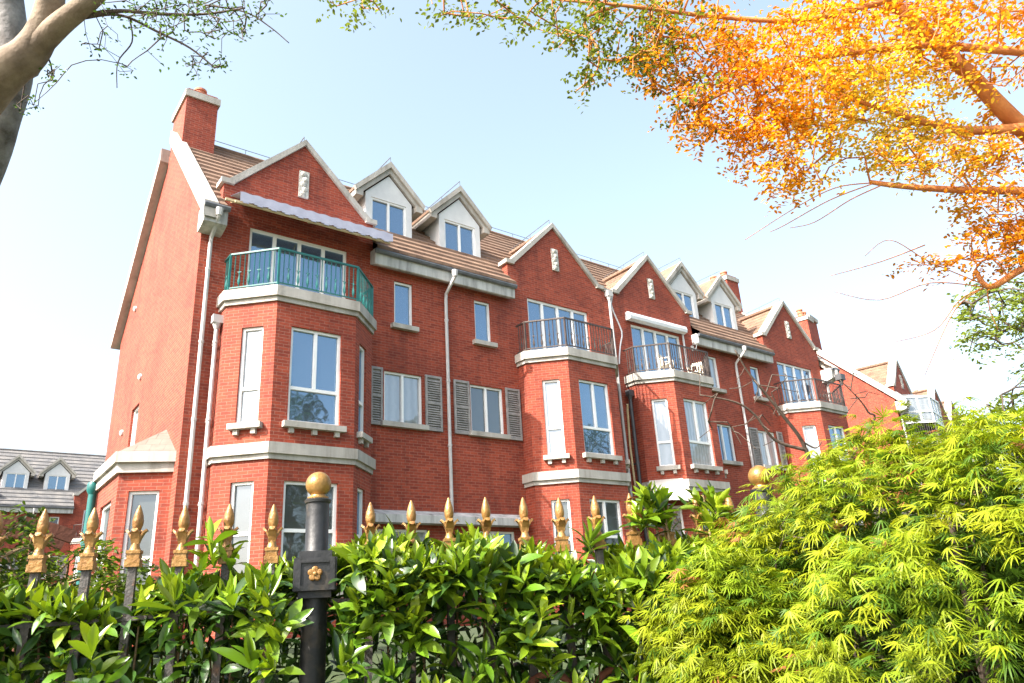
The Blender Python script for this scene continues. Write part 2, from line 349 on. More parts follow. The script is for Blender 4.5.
def build_terrace():
    root = empty('brick_terrace', (18.3, FY, GZ), 'long red brick terrace with gables, bays and balconies, one railing teal and the rest dark', 'building', 'red brick terraces')
    # ---- walls
    w = MB(); zb = GZ-.6
    SH = [9.22, 10.43]; ops = []; wins = []
    for p in PW:
        for sgn in (-1, 1):
            def X(a, b): lo, hi = p+sgn*a, p+sgn*b; return (min(lo, hi), max(lo, hi))
            a, b = X(1.10, 1.71); ops.append((a, b, 8.0, 9.38)); wins.append(('up', (a, b, 8.0, 9.38), p, sgn))
            a, b = X(.82, 2.03); ops.append((a, b, 5.12, 6.58)); wins.append(('mid', (a, b, 5.12, 6.58), p, sgn))
            a, b = X(.7, 2.2); ops.append((a, b, .75, 2.3)); wins.append(('low', (a, b, .75, 2.3), p, sgn))
    for g in GC: ops.append((g-1.365, g+1.365, 7.76, 9.93))
    for g in GC:                              # front wall behind the bays is left open below the balconies
        ops.append((g-1.91, g+1.91, zb, 7.35))
    sops = [(a-X0, b-X0, c, d) for a, b, c, d in ops]
    panel(w, (X0, FY), (1, 0), (0, -1), X1-X0, zb, 10.1, sops)
    ends = []
    for x, n in ((X0, -1), (X1, 1)):
        o, u = ((x, 27.0), (0, -1)) if n < 0 else ((x, FY), (0, 1))
        so = [(27.0-23.55, 27.0-22.6, 4.95, 6.35)] if n < 0 else []
        panel(w, o, u, (n, 0), 27.0-FY, zb, 10.1, so, .14)
        w.face([(x, FY, 10.1), (x, 27.0, 10.1), (x, RY, RZ-.05)] if n > 0 else [(x, 27.0, 10.1), (x, FY, 10.1), (x, RY, RZ-.05)])
        w.face([(x, FY, 10.1), (x, FY, 10.45), (x, FY+.35, 10.45)])
    w.face([(X1, 27, zb), (X0, 27, zb), (X0, 27, 10.1), (X1, 27, 10.1)])
    wall = w.build('wall', BRICK, root)
    # ---- gables
    for g in GC:
        m = MB(); poly = [(g-2.12, 10.1), (g+2.15, 10.1), (g+2.15, 11.0), (g+1.92, 11.0), (g, 12.92), (g-1.89, 11.0), (g-2.12, 11.0)]
        e = .0 if g in (GC[0], GC[2]) else .0
        m.prism([(x, FY-.003, z) for x, z in poly], (0, .3, 0))
        gb = m.build('gable', BRICK, root)
        c = MB(); t = .14
        c.box((g-2.21, FY-.09, 11.0), (g-1.87, FY+.37, 11.0+t)); c.box((g+1.90, FY-.09, 11.0), (g+2.25, FY+.37, 11.0+t))
        k = .19
        coping_run(c, [(g-1.89, 11.02), (g, 12.92), (g, 12.92+k), (g-2.01, 11.14)], FY-.085, FY+.365)
        coping_run(c, [(g+1.92, 11.02), (g+2.04, 11.14), (g, 12.92+k), (g, 12.92)], FY-.083, FY+.363)
        c.build('coping', STONE, gb)
        q = MB(); q.box((g-.14, FY-.06, 11.22), (g+.14, FY+.02, 12.06))
        for k in range(5): q.lathe([(.09, 0), (.07, .03), (.02, .045)], (g+(.03 if k % 2 else -.03), FY-.058, 11.32+k*.16), 7, (0, -1, 0))
        q.build('plaque', PLAQUE, gb)
    m = MB(); m.box((GC[1]+2.15, FY-.003, 10.1), (GC[2]-2.12, FY+.3, 10.95)); gb = m.build('parapet', BRICK, root)
    m = MB(); m.box((GC[1]+2.25, FY-.08, 10.95), (GC[2]-2.21, FY+.36, 11.07)); m.build('coping', STONE, gb)
    # ---- roofs
    def courses(mb, y0, z0, y1, z1, xa, xb, n):
        for i in range(n):
            a, b = i/n, (i+1)/n; L = .09
            ya, yb = y0+(y1-y0)*a, y0+(y1-y0)*b; za, zb_ = z0+(z1-z0)*a, z0+(z1-z0)*b
            yy = -1 if y1 > y0 else 1
            p = [(xa, ya, za+L), (xb, ya, za+L), (xb, yb, zb_+.012), (xa, yb, zb_+.012)]
            if y1 < y0: p = [p[1], p[0], p[3], p[2]]
            mb.face(p); q = [(xa, ya, za-.012), (xb, ya, za-.012), (xb, ya, za+L), (xa, ya, za+L)]
            if y1 < y0: q = [q[1], q[0], q[3], q[2]]
            mb.face(q)
    m = MB()
    for a, b in ((X0+.1, GC[0]-2.1), (GC[0]+2.08, GC[1]-2.12), (GC[2]+2.08, GC[3]-2.12), (GC[3]+2.1, X1-.1)): courses(m, *((17.0, 10.0) if b-a < 1.2 else (17.06, 10.06)), 17.69, 10.69, a, b, 2)
    courses(m, 17.69, 10.69, RY, RZ, X0+.1, X1-.1, 13); courses(m, 27.1, 10.0, RY, RZ, X0+.1, X1-.1, 18)
    m.tube([(X0+.1, RY, RZ+.02), (X1-.1, RY, RZ+.02)], .1, 8)
    roof = m.build('roof', TILE, root); roof['tiles'] = 1
    for g in GC:
        m = MB(); n = 9
        for sgn in (-1, 1):
            for i in range(n):
                za, zb_ = 10.85+(12.87-10.85)*i/n, 10.85+(12.87-10.85)*(i+1)/n
                xa, xb = g+sgn*(12.87-za)*1.0, g+sgn*(12.87-zb_)*1.0
                pts = [(xa, 17.7, za+.05), (xa, 17.0+za-10+.05, za+.05), (xb, 17.0+zb_-10+.05, zb_+.012), (xb, 17.7, zb_+.012)]
                if sgn > 0: pts.reverse()
                m.face(pts)
                q = [(xa, 17.7, za-.012), (xa, 17.0+za-10+.05, za-.012), (xa, 17.0+za-10+.05, za+.05), (xa, 17.7, za+.05)]
                if sgn > 0: q.reverse()
                m.face(q)
        m.tube([(g, 17.75, 12.97), (g, 19.95, 12.97)], .09, 8)
        o = m.build('gable_roof', TILE, root); o['tiles'] = 1
    # ---- end copings, eaves, gutters
    for x, n in ((X0, -1), (X1, 1)):
        m = MB(); xa, xb = (x-.14, x+.2) if n < 0 else (x-.2, x+.14)
        m.prism([(xa, 16.9, 9.60), (xa, RY, RZ-.30), (xa, RY, RZ+.16), (xa, 16.9, 10.04)], (xb-xa, 0, 0))
        m.build('coping', STONE, root)
        m = MB(); xa, xb = (x-.26, x+.2) if n < 0 else (x-.2, x+.26)
        m.prism([(xa, 27.3, 9.45), (xa, 27.3, 9.95), (xa, RY+.5, RZ-.25), (xa, RY+.5, RZ-.72)], (xb-xa, 0, 0))
        m.prism([(xa, 27.3, 9.45), (xa, 27.0, 9.45), (xa, 26.7, 9.75), (xa, 27.0, 9.95), (xa, 27.3, 9.75)], (xb-xa, 0, 0)) if False else None
        m.build('coping', STONE, root)
    spans = [(X0-.1, GC[0]-2.1), (GC[0]+2.08, GC[1]-2.12), (GC[2]+2.08, GC[3]-2.12), (GC[3]+2.1, X1+.1)]
    for a, b in spans:
        m = MB(); short = b-a < 1.2; dy = 0 if short else .24
        if not short: m.prism([(a, FY-.002, 10.1), (a, FY-.002, 9.70), (a, 17.22, 9.60), (a, 17.19, 9.62), (a, 17.17, 9.96), (a, 17.25, 10.1)], (b-a, 0, 0))
        else: m.prism([(a, FY-.002, 9.98), (a, FY-.002, 9.40), (a, FY-.16, 9.40), (a, 17.08, 9.46), (a, 16.97, 9.50), (a, 16.95, 9.84), (a, 17.02, 9.99)], (b-a, 0, 0))
        ea = m.build('eave', FASCIA, root)
        for k in np.arange(a+.6, b-.3, .62): pass
        m = MB(); prof = [(16.948, 9.86), (16.948, 9.975), (16.85, 9.975), (16.835, 9.93), (16.86, 9.87), (16.9, 9.845)]
        m.prism([(a-.03, y+dy*.92, z+dy*.3) for y, z in prof], (b-a+.06, 0, 0)); m.build('gutter', GUTTER, root)
    # ---- dormers
    for p in PW:
        for sgn in (-1, 1):
            c = p-.03+sgn*1.34; y = 18.45
            m = MB(); hw = .82
            panel(m, (c-hw, y), (1, 0), (0, -1), 2*hw, 11.25, 12.72, [(hw-.62, hw+.62, 11.42, 12.6)], .1)
            for s_ in (-1, 1):
                q = [(c+s_*hw, y, 11.25), (c+s_*hw, 17+12.72-10+.1, 12.72), (c+s_*hw, y, 12.72)]
                m.face(q if s_ < 0 else q[::-1])
            m.face([(c-hw, y, 12.72), (c+hw, y, 12.72), (c, y, 13.54)])
            d = m.build('dormer', RENDERED, root)
            window(d, (c-hw, y), (1, 0), (0, -1), (hw-.62, hw+.62, 11.42, 12.6), GL_SKY, 2, None, False, .1, name='window_frame')
            # gable boards of the dormer, two steps
            t = MB(); ya = y-.16
            for (hx, zo, yy, th) in ((1.2, 12.62, ya, .2), (.98, 12.64, y-.08, .18)):
                zp = zo+hx*1.0
                for s_ in (-1, 1):
                    pl = [(c+s_*hx, yy, zo-.02), (c, yy, zp-.02), (c, yy, zp+th), (c+s_*(hx+.06), yy, zo+th-.08)]
                    if s_ > 0: pl.reverse()
                    t.prism(pl, (0, .12 if yy == ya else .1, 0))
            for s_ in (-1, 1): t.box((c+s_*1.06-.13, y-.1, 12.48), (c+s_*1.06+.12, y+1.28, 12.71))
            t.build('bargeboard', STONE, d)
            r = MB(); zo, hx = 12.64, 1.22; zp = zo+hx*1.0
            for s_ in (-1, 1):
                q = [(c+s_*hx, y-.14, zo+.14), (c, y-.14, zp+.14), (c, 17+zp+.14-10, zp+.14), (c+s_*hx, 17+zo+.14-10, zo+.14)]
                q2 = [(x, yy, z-.1) for x, yy, z in q]
                r.face(q if s_ > 0 else q[::-1]); r.face(q2[::-1] if s_ > 0 else q2)
                ed = [q[0], q[3], q2[3], q2[0]]; r.face(ed if s_ < 0 else ed[::-1])
            ro = r.build('dormer_roof', TILE, d); ro['tiles'] = 1
            f = MB(); f.box((c-hw-.06, y-.06, 11.30), (c+hw+.06, y-.005, 11.40)); f.build('flashing', POTCLAY, d)
    # ---- chimneys
    for xa, xb in ((X0+.06, X0+1.02), (X1-1.02, X1-.06)):
        m = MB(); m.box((xa, 21.25, 13.6), (xb, 22.85, 16.12)); ch = m.build('chimney', BRICK, root)
        m = MB(); m.box((xa-.06, 21.19, 16.12), (xb+.06, 22.91, 16.36)); m.build('cap', STONE, ch)
        m = MB(); m.box((xa+.02, 21.28, 16.36), (xb-.02, 22.82, 16.46)); m.build('brick_course', BRICK, ch)
        for yy in (21.7, 22.4):
            m = MB(); m.lathe([(.17, 0), (.17, .3), (.2, .31), (.2, .38), (.16, .4), (.13, .4), (.13, .2)], ((xa+xb)/2, yy, 16.44), 14); m.build('chimney_pot', POTCLAY, ch, 'sharp')
    # ---- bays and balconies
    for i, g in enumerate(GC):
        m = MB(); pts = bay_pts(g)
        F2 = lambda a, b: (Vector((b[0]-a[0], b[1]-a[1], 0)))
        GFt = 3.12
        segs = []
        for j, (p, q) in enumerate(zip(pts[:-1], pts[1:])):
            d = F2(p, q); L = d.length; u = (d.x/L, d.y/L); n = (u[1], -u[0])
            if j in (0, 4): op = []
            elif j == 1: op = [(.44, .98, 4.43, 6.78), (.44, .98, .7, GFt)]
            elif j == 2: op = [(L/2-.64, L/2+.64, 4.46, 6.81), (L/2-.64, L/2+.64, .75, GFt)]
            else: op = [(L-.98, L-.44, 4.43, 6.78), (L-.98, L-.44, .7, GFt)]
            panel(m, p, u, n, L, zb, 7.40, op); segs.append((p, u, n, op, j))
        bay = m.build('bay', BRICK, root)
        for p, u, n, op, j in segs:
            for k, o in enumerate(op):
                up = k == 0
                gl = {1: GL_BLIND if up else GL_DARK, 2: GL_SKY if up else GL_DARK, 3: GL_SKY}[j]
                if i in (2,) and j == 2 and up: gl = GL_CURTAIN
                window(root, p, u, n, o, gl, 2 if j == 2 else 1, o[2]+(.84 if up else 1.3), True, .13, (3 if j == 2 else 2) if up else 0, .065)
        m = MB(); slab(m, bay_pts(g, .11), 3.70, 3.95); slab(m, bay_pts(g, .05), 3.58, 3.70); m.build('stone_band', STONE, bay)
        m = MB(); slab(m, bay_pts(g, .11), 7.50, 7.76); slab(m, bay_pts(g, .05), 7.38, 7.50); bal = m.build('balcony', STONE, root)
        railing(root, g, TEAL if i == 0 else RAILIRON, 7.76, 8.76, bal)
        window(root, (X0, FY), (1, 0), (0, -1), (g-1.365-X0, g+1.365-X0, 7.78, 9.93), GL_SKY, 4, None, False, .13, 0, .075, name='balcony_door')
    # ---- flat wall windows with shutters
    for kind, op, p, sgn in wins:
        o = (op[0]-X0, op[1]-X0, op[2], op[3])
        unit_i = PW.index(p)*2+(0 if sgn < 0 else 1)
        if kind == 'up': window(root, (X0, FY), (1, 0), (0, -1), o, [GL_SKY, GL_SKY, GL_BLIND, GL_SKY][unit_i], 1, None, True)
        elif kind == 'mid':
            window(root, (X0, FY), (1, 0), (0, -1), o, [GL_BLIND, GL_DARK, GL_SKY, GL_CURTAIN][unit_i], 2, None, True)
            if unit_i == 2: continue
            for s in (-1, 1):
                x = (op[1]+.07) if s > 0 else (op[0]-.07-.54)
                if abs(x+.27-GC[unit_i]) < 2.2: wd = .36
                else: wd = .54
                xa = x if s > 0 else op[0]-.07-wd
                if s < 0: xa = op[0]-.07-wd
                m = MB(); z0, z1 = 5.0, 6.62; t = .05; yb = FY-.075
                for xx in (xa, xa+wd-.06): m.box((xx, yb, z0), (xx+.06, yb+.05, z1))
                for zz in (z0, (z0+z1)/2-.04, z1-.07): m.box((xa+.06, yb+.004, zz), (xa+wd-.06, yb+.046, zz+.07))
                zz = z0+.1
                while zz < z1-.1:
                    m.obox((xa+wd/2, yb+.028, zz), (1, 0, 0), (0, .6, .8), (0, -.8, .6), wd/2-.06, .03, .006); zz += .068
                m.box((xa+.02, yb+.052, z0+.02), (xa+wd-.02, yb+.072, z1-.02))
                m.build('shutter', LOUVRE, root)
        else: window(root, (X0, FY), (1, 0), (0, -1), o, GL_CURTAIN if unit_i != 1 else GL_SKY, 2, None, True)
    # stone canopy over the ground floor windows between the bays
    for p in PW:
        m = MB(); m.prism([(p-2.45, FY-.002, 2.42), (p-2.45, FY-.38, 2.42), (p-2.45, FY-.38, 2.62), (p-2.45, FY-.002, 2.78)], (4.9, 0, 0)); m.build('porch_canopy', FASCIA, root)
    # ---- downpipes
    def pipe(x, ztop, zbot, mat=PIPE, top='neck', y=FY-.09, r=.05):
        m = MB()
        if top == 'neck': m.tube([(x, 16.87, 9.80), (x, 16.88, 9.66), (x, y-.02, 9.28), (x, y, 9.1), (x, y, zbot)], r, 8); m.lathe([(.07, 0), (.09, .12), (.09, .2)], (x, 16.87, 9.66), 8)
        else:
            m.tube([(x, y, ztop), (x, y, zbot)], r, 8)
            m.box((x-.12, y-.1, ztop), (x+.12, y+.085, ztop+.2)); m.lathe([(.06, -.14), (.11, 0)], (x, y, ztop), 8)
        z = 8.4
        while z > zbot+.3:
            if z < ztop: m.lathe([(r+.012, 0), (r+.012, .06)], (x, y, z), 8); m.box((x-.02, y, z), (x+.02, FY-.002, z+.04))
            z -= 1.9
        m.build('downpipe', mat, root, 'sharp')
    pipe(X0+.22, 9.8, zb); pipe(PW[0], 9.8, 2.7); pipe(PW[1], 9.8, 2.7); pipe(18.31, 10.75, zb, PIPE, 'box')
    pipe(GC[0]-2.05, 7.0, zb, PIPE, 'box', 17.3); pipe(GC[2]-2.07, 7.0, zb, DARKPIPE, 'box', 17.3, .06); pipe(X1-.22, 9.8, zb)
    # hopper under the right hand eave
    m = MB(); m.box((X1-.35, 16.6, 9.35), (X1+.02, 16.9, 9.62)); m.lathe([(.05, -.25), (.12, 0)], (X1-.16, 16.75, 9.35), 8); m.build('rain_hopper', DARKPIPE, root)
    # ---- fittings of single houses
    m = MB(); g = GC[0]                       # corrugated awning over the first balcony
    nx = 60; xa, xb = g-1.95, g+2.3
    def awz(t): return 10.66-.36*t
    for k in range(nx):
        a, b = xa+(xb-xa)*k/nx, xa+(xb-xa)*(k+1)/nx
        ha, hb = .012*math.sin(k*2*math.pi/5), .012*math.sin((k+1)*2*math.pi/5)
        q = [(a, 16.55, awz(1)+ha), (b, 16.55, awz(1)+hb), (b, FY-.02, awz(0)+hb), (a, FY-.02, awz(0)+ha)]
        m.face(q); m.face([(x, y, z-.014) for x, y, z in q[::-1]])
        sc = .27+.035*math.sin(k*2*math.pi/5)
        q = [(a, 16.548, awz(1)+ha-sc), (b, 16.548, awz(1)+hb-sc), (b, 16.548, awz(1)+hb), (a, 16.548, awz(1)+ha)]
        m.face(q); m.face([(x, y+.012, z) for x, y, z in q[::-1]])
    aw = m.build('awning', AWNCLOTH, root)
    m = MB(); m.bar((xa-.1, 16.62, 10.03), (xb-.05, 16.62, 10.03), .06); m.bar((xa-.3, 16.75, 10.10), (xa+.3, 16.75, 10.10), .06)
    for x in (xa+.05, (xa+xb)/2, xb-.1): m.bar((x, FY-.02, 10.5), (x, 16.65, 10.06), .045)
    m.build('awning_frame', TANPIPE, aw)
    m = MB(); g = GC[2]                       # rolled up awning cassette of the third balcony
    prof = [(.0, .17), (-.12, .2), (-.24, .14), (-.28, .02), (-.26, -.1), (-.1, -.13), (0, -.1)]
    m.prism([(g-1.62, FY-.01+y, 10.12+z) for y, z in prof], (3.15, 0, 0)); m.build('awning', WHITEMETAL, root)['label'] = 'white rolled up awning box'
    m = MB(); m.bar((g+1.5, FY-.05, 10.0), (g+1.5, FY-.05, 8.6), .05); m.build('awning_crank', WHITEMETAL, root)
    m = MB(); zz = 3.95; g = GC[2]            # arched canopy under the third bay's left facet
    n = 12; fr, bk = [], []
    c0 = Vector((g-1.52, 16.65, 0)); u = Vector((S2, -S2, 0)); nn = Vector((-S2, -S2, 0))
    for k in range(n+1):
        t = k/n; wv = .72
        top = c0+u*(-wv*.75+1.5*wv*t)+nn*.04+Vector((0, 0, 4.0+.0)); bot = c0+u*(-wv+2*wv*t)+nn*.85+Vector((0, 0, 3.12+.10*math.sin(math.pi*t)))
        mid = top.lerp(bot, .5)+nn*.14+Vector((0, 0, .14)); fr.append((top, mid, bot))
    for k in range(n):
        for j in range(2):
            q = [fr[k][j+1], fr[k+1][j+1], fr[k+1][j], fr[k][j]]; m.face(q); m.face([Vector(p)-nn*.02-Vector((0, 0, .02)) for p in q[::-1]])
    for k in (0, n):
        q = [fr[k][0], fr[k][1], fr[k][2], fr[k][0]+Vector((0, 0, -.8))]; m.face(q); m.face([p+u*(.01 if k else -.01) for p in q[::-1]])
    m.build('door_canopy', CANOPY, root, 'sharp')
    m = MB(); zs = [10.9, 10.5, 10.2, 9.8, 9.5, 9.3, 8.9, 8.5, 8.2]; xs = [.35, .22, .3, .5, .62, .6, .45, .35, .3]
    m.tube([(18.2+x, FY-.05, z) for x, z in zip(xs, zs)], .028, 6); m.build('cable', WHITEMETAL, root, 'sharp')
    m = MB(); m.tube([(17.95+.35, 17.1, 6.6), (18.38, 17.2, 6.4), (18.5, 17.38, 5.2), (18.55, 17.4, 3.8)], .035, 6); m.build('gas_pipe', TANPIPE, root, 'sharp')
    m = MB(); x = GC[2]+2.0; m.box((x-.05, FY-.07, 9.42), (x+.05, FY, 9.62)); m.tube([(x, FY-.05, 9.5), (x, FY-.2, 9.45), (x, FY-.26, 9.6)], .02, 6); m.lathe([(.05, 0), (.1, .04), (.11, .12), (.06, .2)], (x, FY-.26, 9.6), 10); m.build('wall_lamp', WHITEMETAL, root, 'sharp')
    # ---- side wall: window, vents, single storey side bay
    window(root, (X0, 27.0), (0, -1), (-1, 0), (27.0-23.55, 27.0-22.6, 4.95, 6.35), GL_BLIND, 1, None, False, .14)
    for yy, z in ((22.83, 7.17), (25.0, 10.13), (24.6, 5.9)):
        m = MB(); m.lathe([(.09, 0), (.09, .05), (.05, .08)], (X0, yy, z), 10, (-1, 0, 0)); m.build('vent', WHITEMETAL, root, 'sharp')
    sp = [(X0, 21.25), (3.13, 20.8), (3.13, 18.42), (X0, 17.92)]
    m = MB(); segs = []
    for j, (p, q) in enumerate(zip(sp[:-1], sp[1:])):
        d = Vector((q[0]-p[0], q[1]-p[1], 0)); L = d.length; u = (d.x/L, d.y/L); n = (u[1], -u[0])
        op = [(L/2-.32, L/2+.32, .7, 3.1)] if j != 1 else [(L/2-.65, L/2+.65, .7, 3.0)]
        panel(m, p, u, n, L, zb, 3.5, op); segs.append((p, u, n, op))
    sb = m.build('bay', BRICK, root)
    for p, u, n, op in segs: window(root, p, u, n, op[0], GL_DARK, 1, op[0][2]+.95, True, .13, 0, .065)
    m = MB(); e = .14
    slab(m, [(X0, 21.25+e), (3.13-e, 20.8+e), (3.13-e, 18.42-e), (X0, 17.92-e)], 3.72, 3.96)
    slab(m, [(X0, 21.25+e/2), (3.13-e/2, 20.8+e/2), (3.13-e/2, 18.42-e/2), (X0, 17.92-e/2)], 3.5, 3.72); m.build('stone_band', STONE, sb)
    m = MB(); e = .1; A = (X0+.0, 21.25+e, 3.96); B = (3.13-e, 20.8+e, 3.96); C = (3.13-e, 18.42-e, 3.96); D = (X0, 17.92-e, 3.96); T0 = (X0, 20.1, 4.72); T1 = (X0, 18.95, 4.72)
    m.face([A, B, T0][::-1]); m.face([B, C, T1, T0][::-1]); m.face([C, D, T1][::-1])
    m.build('bay_roof', BEIGETILE, sb)
    m = MB(); m.tube([(3.03, 20.97, 3.5), (3.03, 20.97, zb)], .1, 10); m.lathe([(.1, 0), (.15, .1), (.15, .25), (.13, .3)], (3.03, 20.97, 3.42), 10); m.lathe([(.12, 0), (.12, .08)], (3.03, 20.97, 2.2), 10); m.build('downpipe', TEAL, root, 'sharp')['label'] = 'teal green downpipe'
    # ---- lightning conductor wires along ridge and gables
    m = MB()
    def wire(pts):
        m.tube(pts, .014, 4)
        for p, q in zip(pts[:-1], pts[1:]):
            p, q = Vector(p), Vector(q); k = max(1, int((q-p).length/1.1))
            for t in range(k+1): c = p.lerp(q, t/k); m.bar(c, c-Vector((0, 0, .2)), .014)
    wire([(X0+1.1, RY, RZ+.3), (X1-1.1, RY, RZ+.3)])
    for g in GC: wire([(g, FY+.1, 13.3), (g, 19.85, 13.15)])
    for p in PW:
        for s in (-1, 1): c = p-.03+s*1.34; wire([(c, 18.35, 14.2), (c, 20.7, 14.2)])
    m.build('lightning_conductor', GUTTER, root)
    return root
terrace = build_terrace()
DETAIL = {'awning', 'awning_frame', 'awning_crank', 'door_canopy', 'cable', 'gas_pipe', 'wall_lamp', 'vent', 'lightning_conductor', 'rain_hopper'}
def terrace_copy(dx, dy, dz, label, roof=None, drop=DETAIL):
    c = copy_tree(terrace); c.location = terrace.location+Vector((dx, dy, dz)); c['label'] = label
    for ch in list(c.children):
        if ch.name.split('.')[0] in drop: drop_tree(ch); continue
        for o in [ch]+list(ch.children):
            if o.name.split('.')[0] == 'railing': o.material_slots[0].link = 'OBJECT'; o.material_slots[0].material = RAILIRON
            if o.name.split('.')[0] == 'downpipe': o.material_slots[0].link = 'OBJECT'; o.material_slots[0].material = PIPE; o.pop('label', None)
            if roof and o.get('tiles'): o.material_slots[0].link = 'OBJECT'; o.material_slots[0].material = roof
    return c
slate_house = terrace_copy(-5.55, 47.5, -.5, 'far brick terrace with a weathered grey slate roof and two white dormers', SLATE)
next_house = terrace_copy(37.11, 4.21, 0, 'next brick terrace along the row, with a glazed balcony room beside its first gable', None, DETAIL | {'dormer'})
next_house.rotation_euler = (0, 0, R(12))
for o in [terrace]+list(bpy.data.objects):
    if 'tiles' in o.keys(): del o['tiles']
# glazed balcony room of the next terrace, and a second chimney
def onto_next(m, name, mat, parent=None, smooth=False):
    o = m.build(name, mat, None, smooth)
    if parent is None: o.parent = next_house; o.location = -Vector((18.3, FY, GZ))
    else: o.parent = parent
    return o
m = MB(); g = GC[0]; fy = FY
pts = [(g-2.0, fy), (g-2.0, fy-.4), (g-1.05, fy-1.4), (g+1.05, fy-1.4), (g+2.0, fy-.4), (g+2.0, fy)]
for p, q in zip(pts[:-1], pts[1:]):
    p, q = Vector((*p, 0)), Vector((*q, 0)); k = max(1, round((q-p).length/.72))
    for t in range(k+1): c = p.lerp(q, t/k); m.bar(c+Vector((0, 0, 8.8)), c+Vector((0, 0, 10.3)), .08)
    for z in (8.8, 9.4, 10.25): m.bar(p+Vector((0, 0, z)), q+Vector((0, 0, z)), .09)
gr = onto_next(m, 'glazed_room', FRAME)
m = MB(); sl = [(x, y, 10.3) for x, y in pts]; top = [(x, fy-.02, 10.7) for x, y in (pts[1], pts[1], pts[2], pts[3], pts[4], pts[4])]
for k in range(5): m.face([sl[k], sl[k+1], top[k+1], top[k]])
onto_next(m, 'glass_roof', GL_BLIND, gr)
m = MB()
for p, q in zip(pts[:-1], pts[1:]): m.face([(*p, 8.8), (*q, 8.8), (*q, 10.25), (*p, 10.25)])
onto_next(m, 'pane', GL_BLIND, gr)
m = MB(); xa, xb = 7.4, 8.8; m.box((xa, 22.1, 13.5), (xb, 23.6, 17.3)); ch = onto_next(m, 'chimney', BRICK)
m = MB(); m.box((xa-.09, 22.0, 17.3), (xb+.09, 23.7, 17.58)); onto_next(m, 'cap', STONE, ch)
for xx in (7.7, 8.4):
    m = MB(); m.lathe([(.18, 0), (.18, .5), (.22, .52), (.2, .62)], (xx, 22.7, 17.58), 12); onto_next(m, 'chimney_pot', POTCLAY, ch, 'sharp')
# ------------------------------------------------------------------ ground
def fence_d(x, y): return (y-3.79+.451*x)/1.097          # distance behind the fence line
def gz(x, y):
    t = min(1, max(0, (fence_d(x, y)-.6)/4.5)); t = t*t*(3-2*t); return LOWZ+(GZ-LOWZ)*t
xs = sorted(set(list(np.linspace(-12, 24, 73))+[-900, -300, -100, -40, -20, 32, 45, 60, 90, 140, 250, 900])); ys = sorted(set(list(np.linspace(-6, 16, 45))+[-900, -200, -60, -20, 20, 30, 50, 80, 130, 260, 900]))
vv = [(x, y, gz(x, y)) for y in ys for x in xs]; nx = len(xs)
ff = [(j*nx+i, j*nx+i+1, (j+1)*nx+i+1, (j+1)*nx+i) for j in range(len(ys)-1) for i in range(nx-1)]
me = bpy.data.meshes.new('ground'); me.from_pydata(vv, [], ff); me.materials.append(GRASS)
for p in me.polygons: p.use_smooth = True
gr = bpy.data.objects.new('ground', me); COL.objects.link(gr); tag(gr, kind='structure')
fdir = Vector((.9116, -.4111, 0)); fnor = Vector((-.4111, -.9116, 0))      # along the fence, towards the camera
def fl(x, lat=0, z=0): return Vector((x, 3.79-.451*x, z))+fnor*lat          # point on the fence line
m = MB(); a, b = fl(-30), fl(60)
m.prism([a+fnor*.9, b+fnor*.9, b+fnor*4.2, a+fnor*4.2][::-1], (0, 0, .001)) if False else m.face([(p.x, p.y, LOWZ+.006) for p in (a+fnor*4.2, b+fnor*4.2, b+fnor*.95, a+fnor*.95)])
tag(m.build('footpath', PAVE), kind='structure')
m = MB(); m.prism([(*(p.xy), LOWZ-.1) for p in (a+fnor*.95, a+fnor*.8, b+fnor*.8, b+fnor*.95)], (0, 0, .2)); tag(m.build('kerb', FASCIA), kind='structure')
# ------------------------------------------------------------------ iron fence
POSTS = [-.655, 1.35, 3.355, 5.36]
fence = empty('iron_fence', fl(2.3, 0, LOWZ), 'black iron fence with gold spear finials and ball topped posts rising from the hedge', 'fence')
def finial_mb(c):
    m = MB(); s2 = math.sqrt(2)
    m.obox(c+Vector((0, 0, .012)), fdir, fnor, (0, 0, 1), .026, .026, .014); m.obox(c+Vector((0, 0, .035)), fdir, fnor, (0, 0, 1), .0215, .0215, .012)
    m.obox(c+Vector((0, 0, .052)), fdir, fnor, (0, 0, 1), .025, .025, .006)
    m.lathe([(.022, .056), (.015, .075), (.013, .095), (.017, .118), (.019, .125), (.013, .132), (.019, .15), (.0205, .165), (.017, .188), (.009, .212), (.003, .226)], c, 10)
    for d in (fdir, -fdir, fnor, -fnor):     # the four curled leaves
        side = Vector((-d.y, d.x, 0)); prof = [(.012, .080, .012), (.017, .100, .016), (.027, .120, .015), (.038, .130, .010), (.043, .124, .005)]
        for (r0, h0, w0), (r1, h1, w1) in zip(prof[:-1], prof[1:]):
            A, B = c+d*r0+Vector((0, 0, h0)), c+d*r1+Vector((0, 0, h1)); t = Vector((0, 0, .007))-d*.004
            q = [A-side*w0, A+side*w0, B+side*w1, B-side*w1]; r = [p+t for p in q]
            i = len(m.v); m.v += [tuple(p) for p in q+r]
            for f in ((0, 1, 2, 3), (7, 6, 5, 4), (0, 4, 5, 1), (1, 5, 6, 2), (2, 6, 7, 3), (3, 7, 4, 0)): m.f.append(tuple(i+k for k in f))
    for i, q in enumerate(m.v): m.v[i] = tuple(c+(Vector(q)-c)*1.1)
    return m
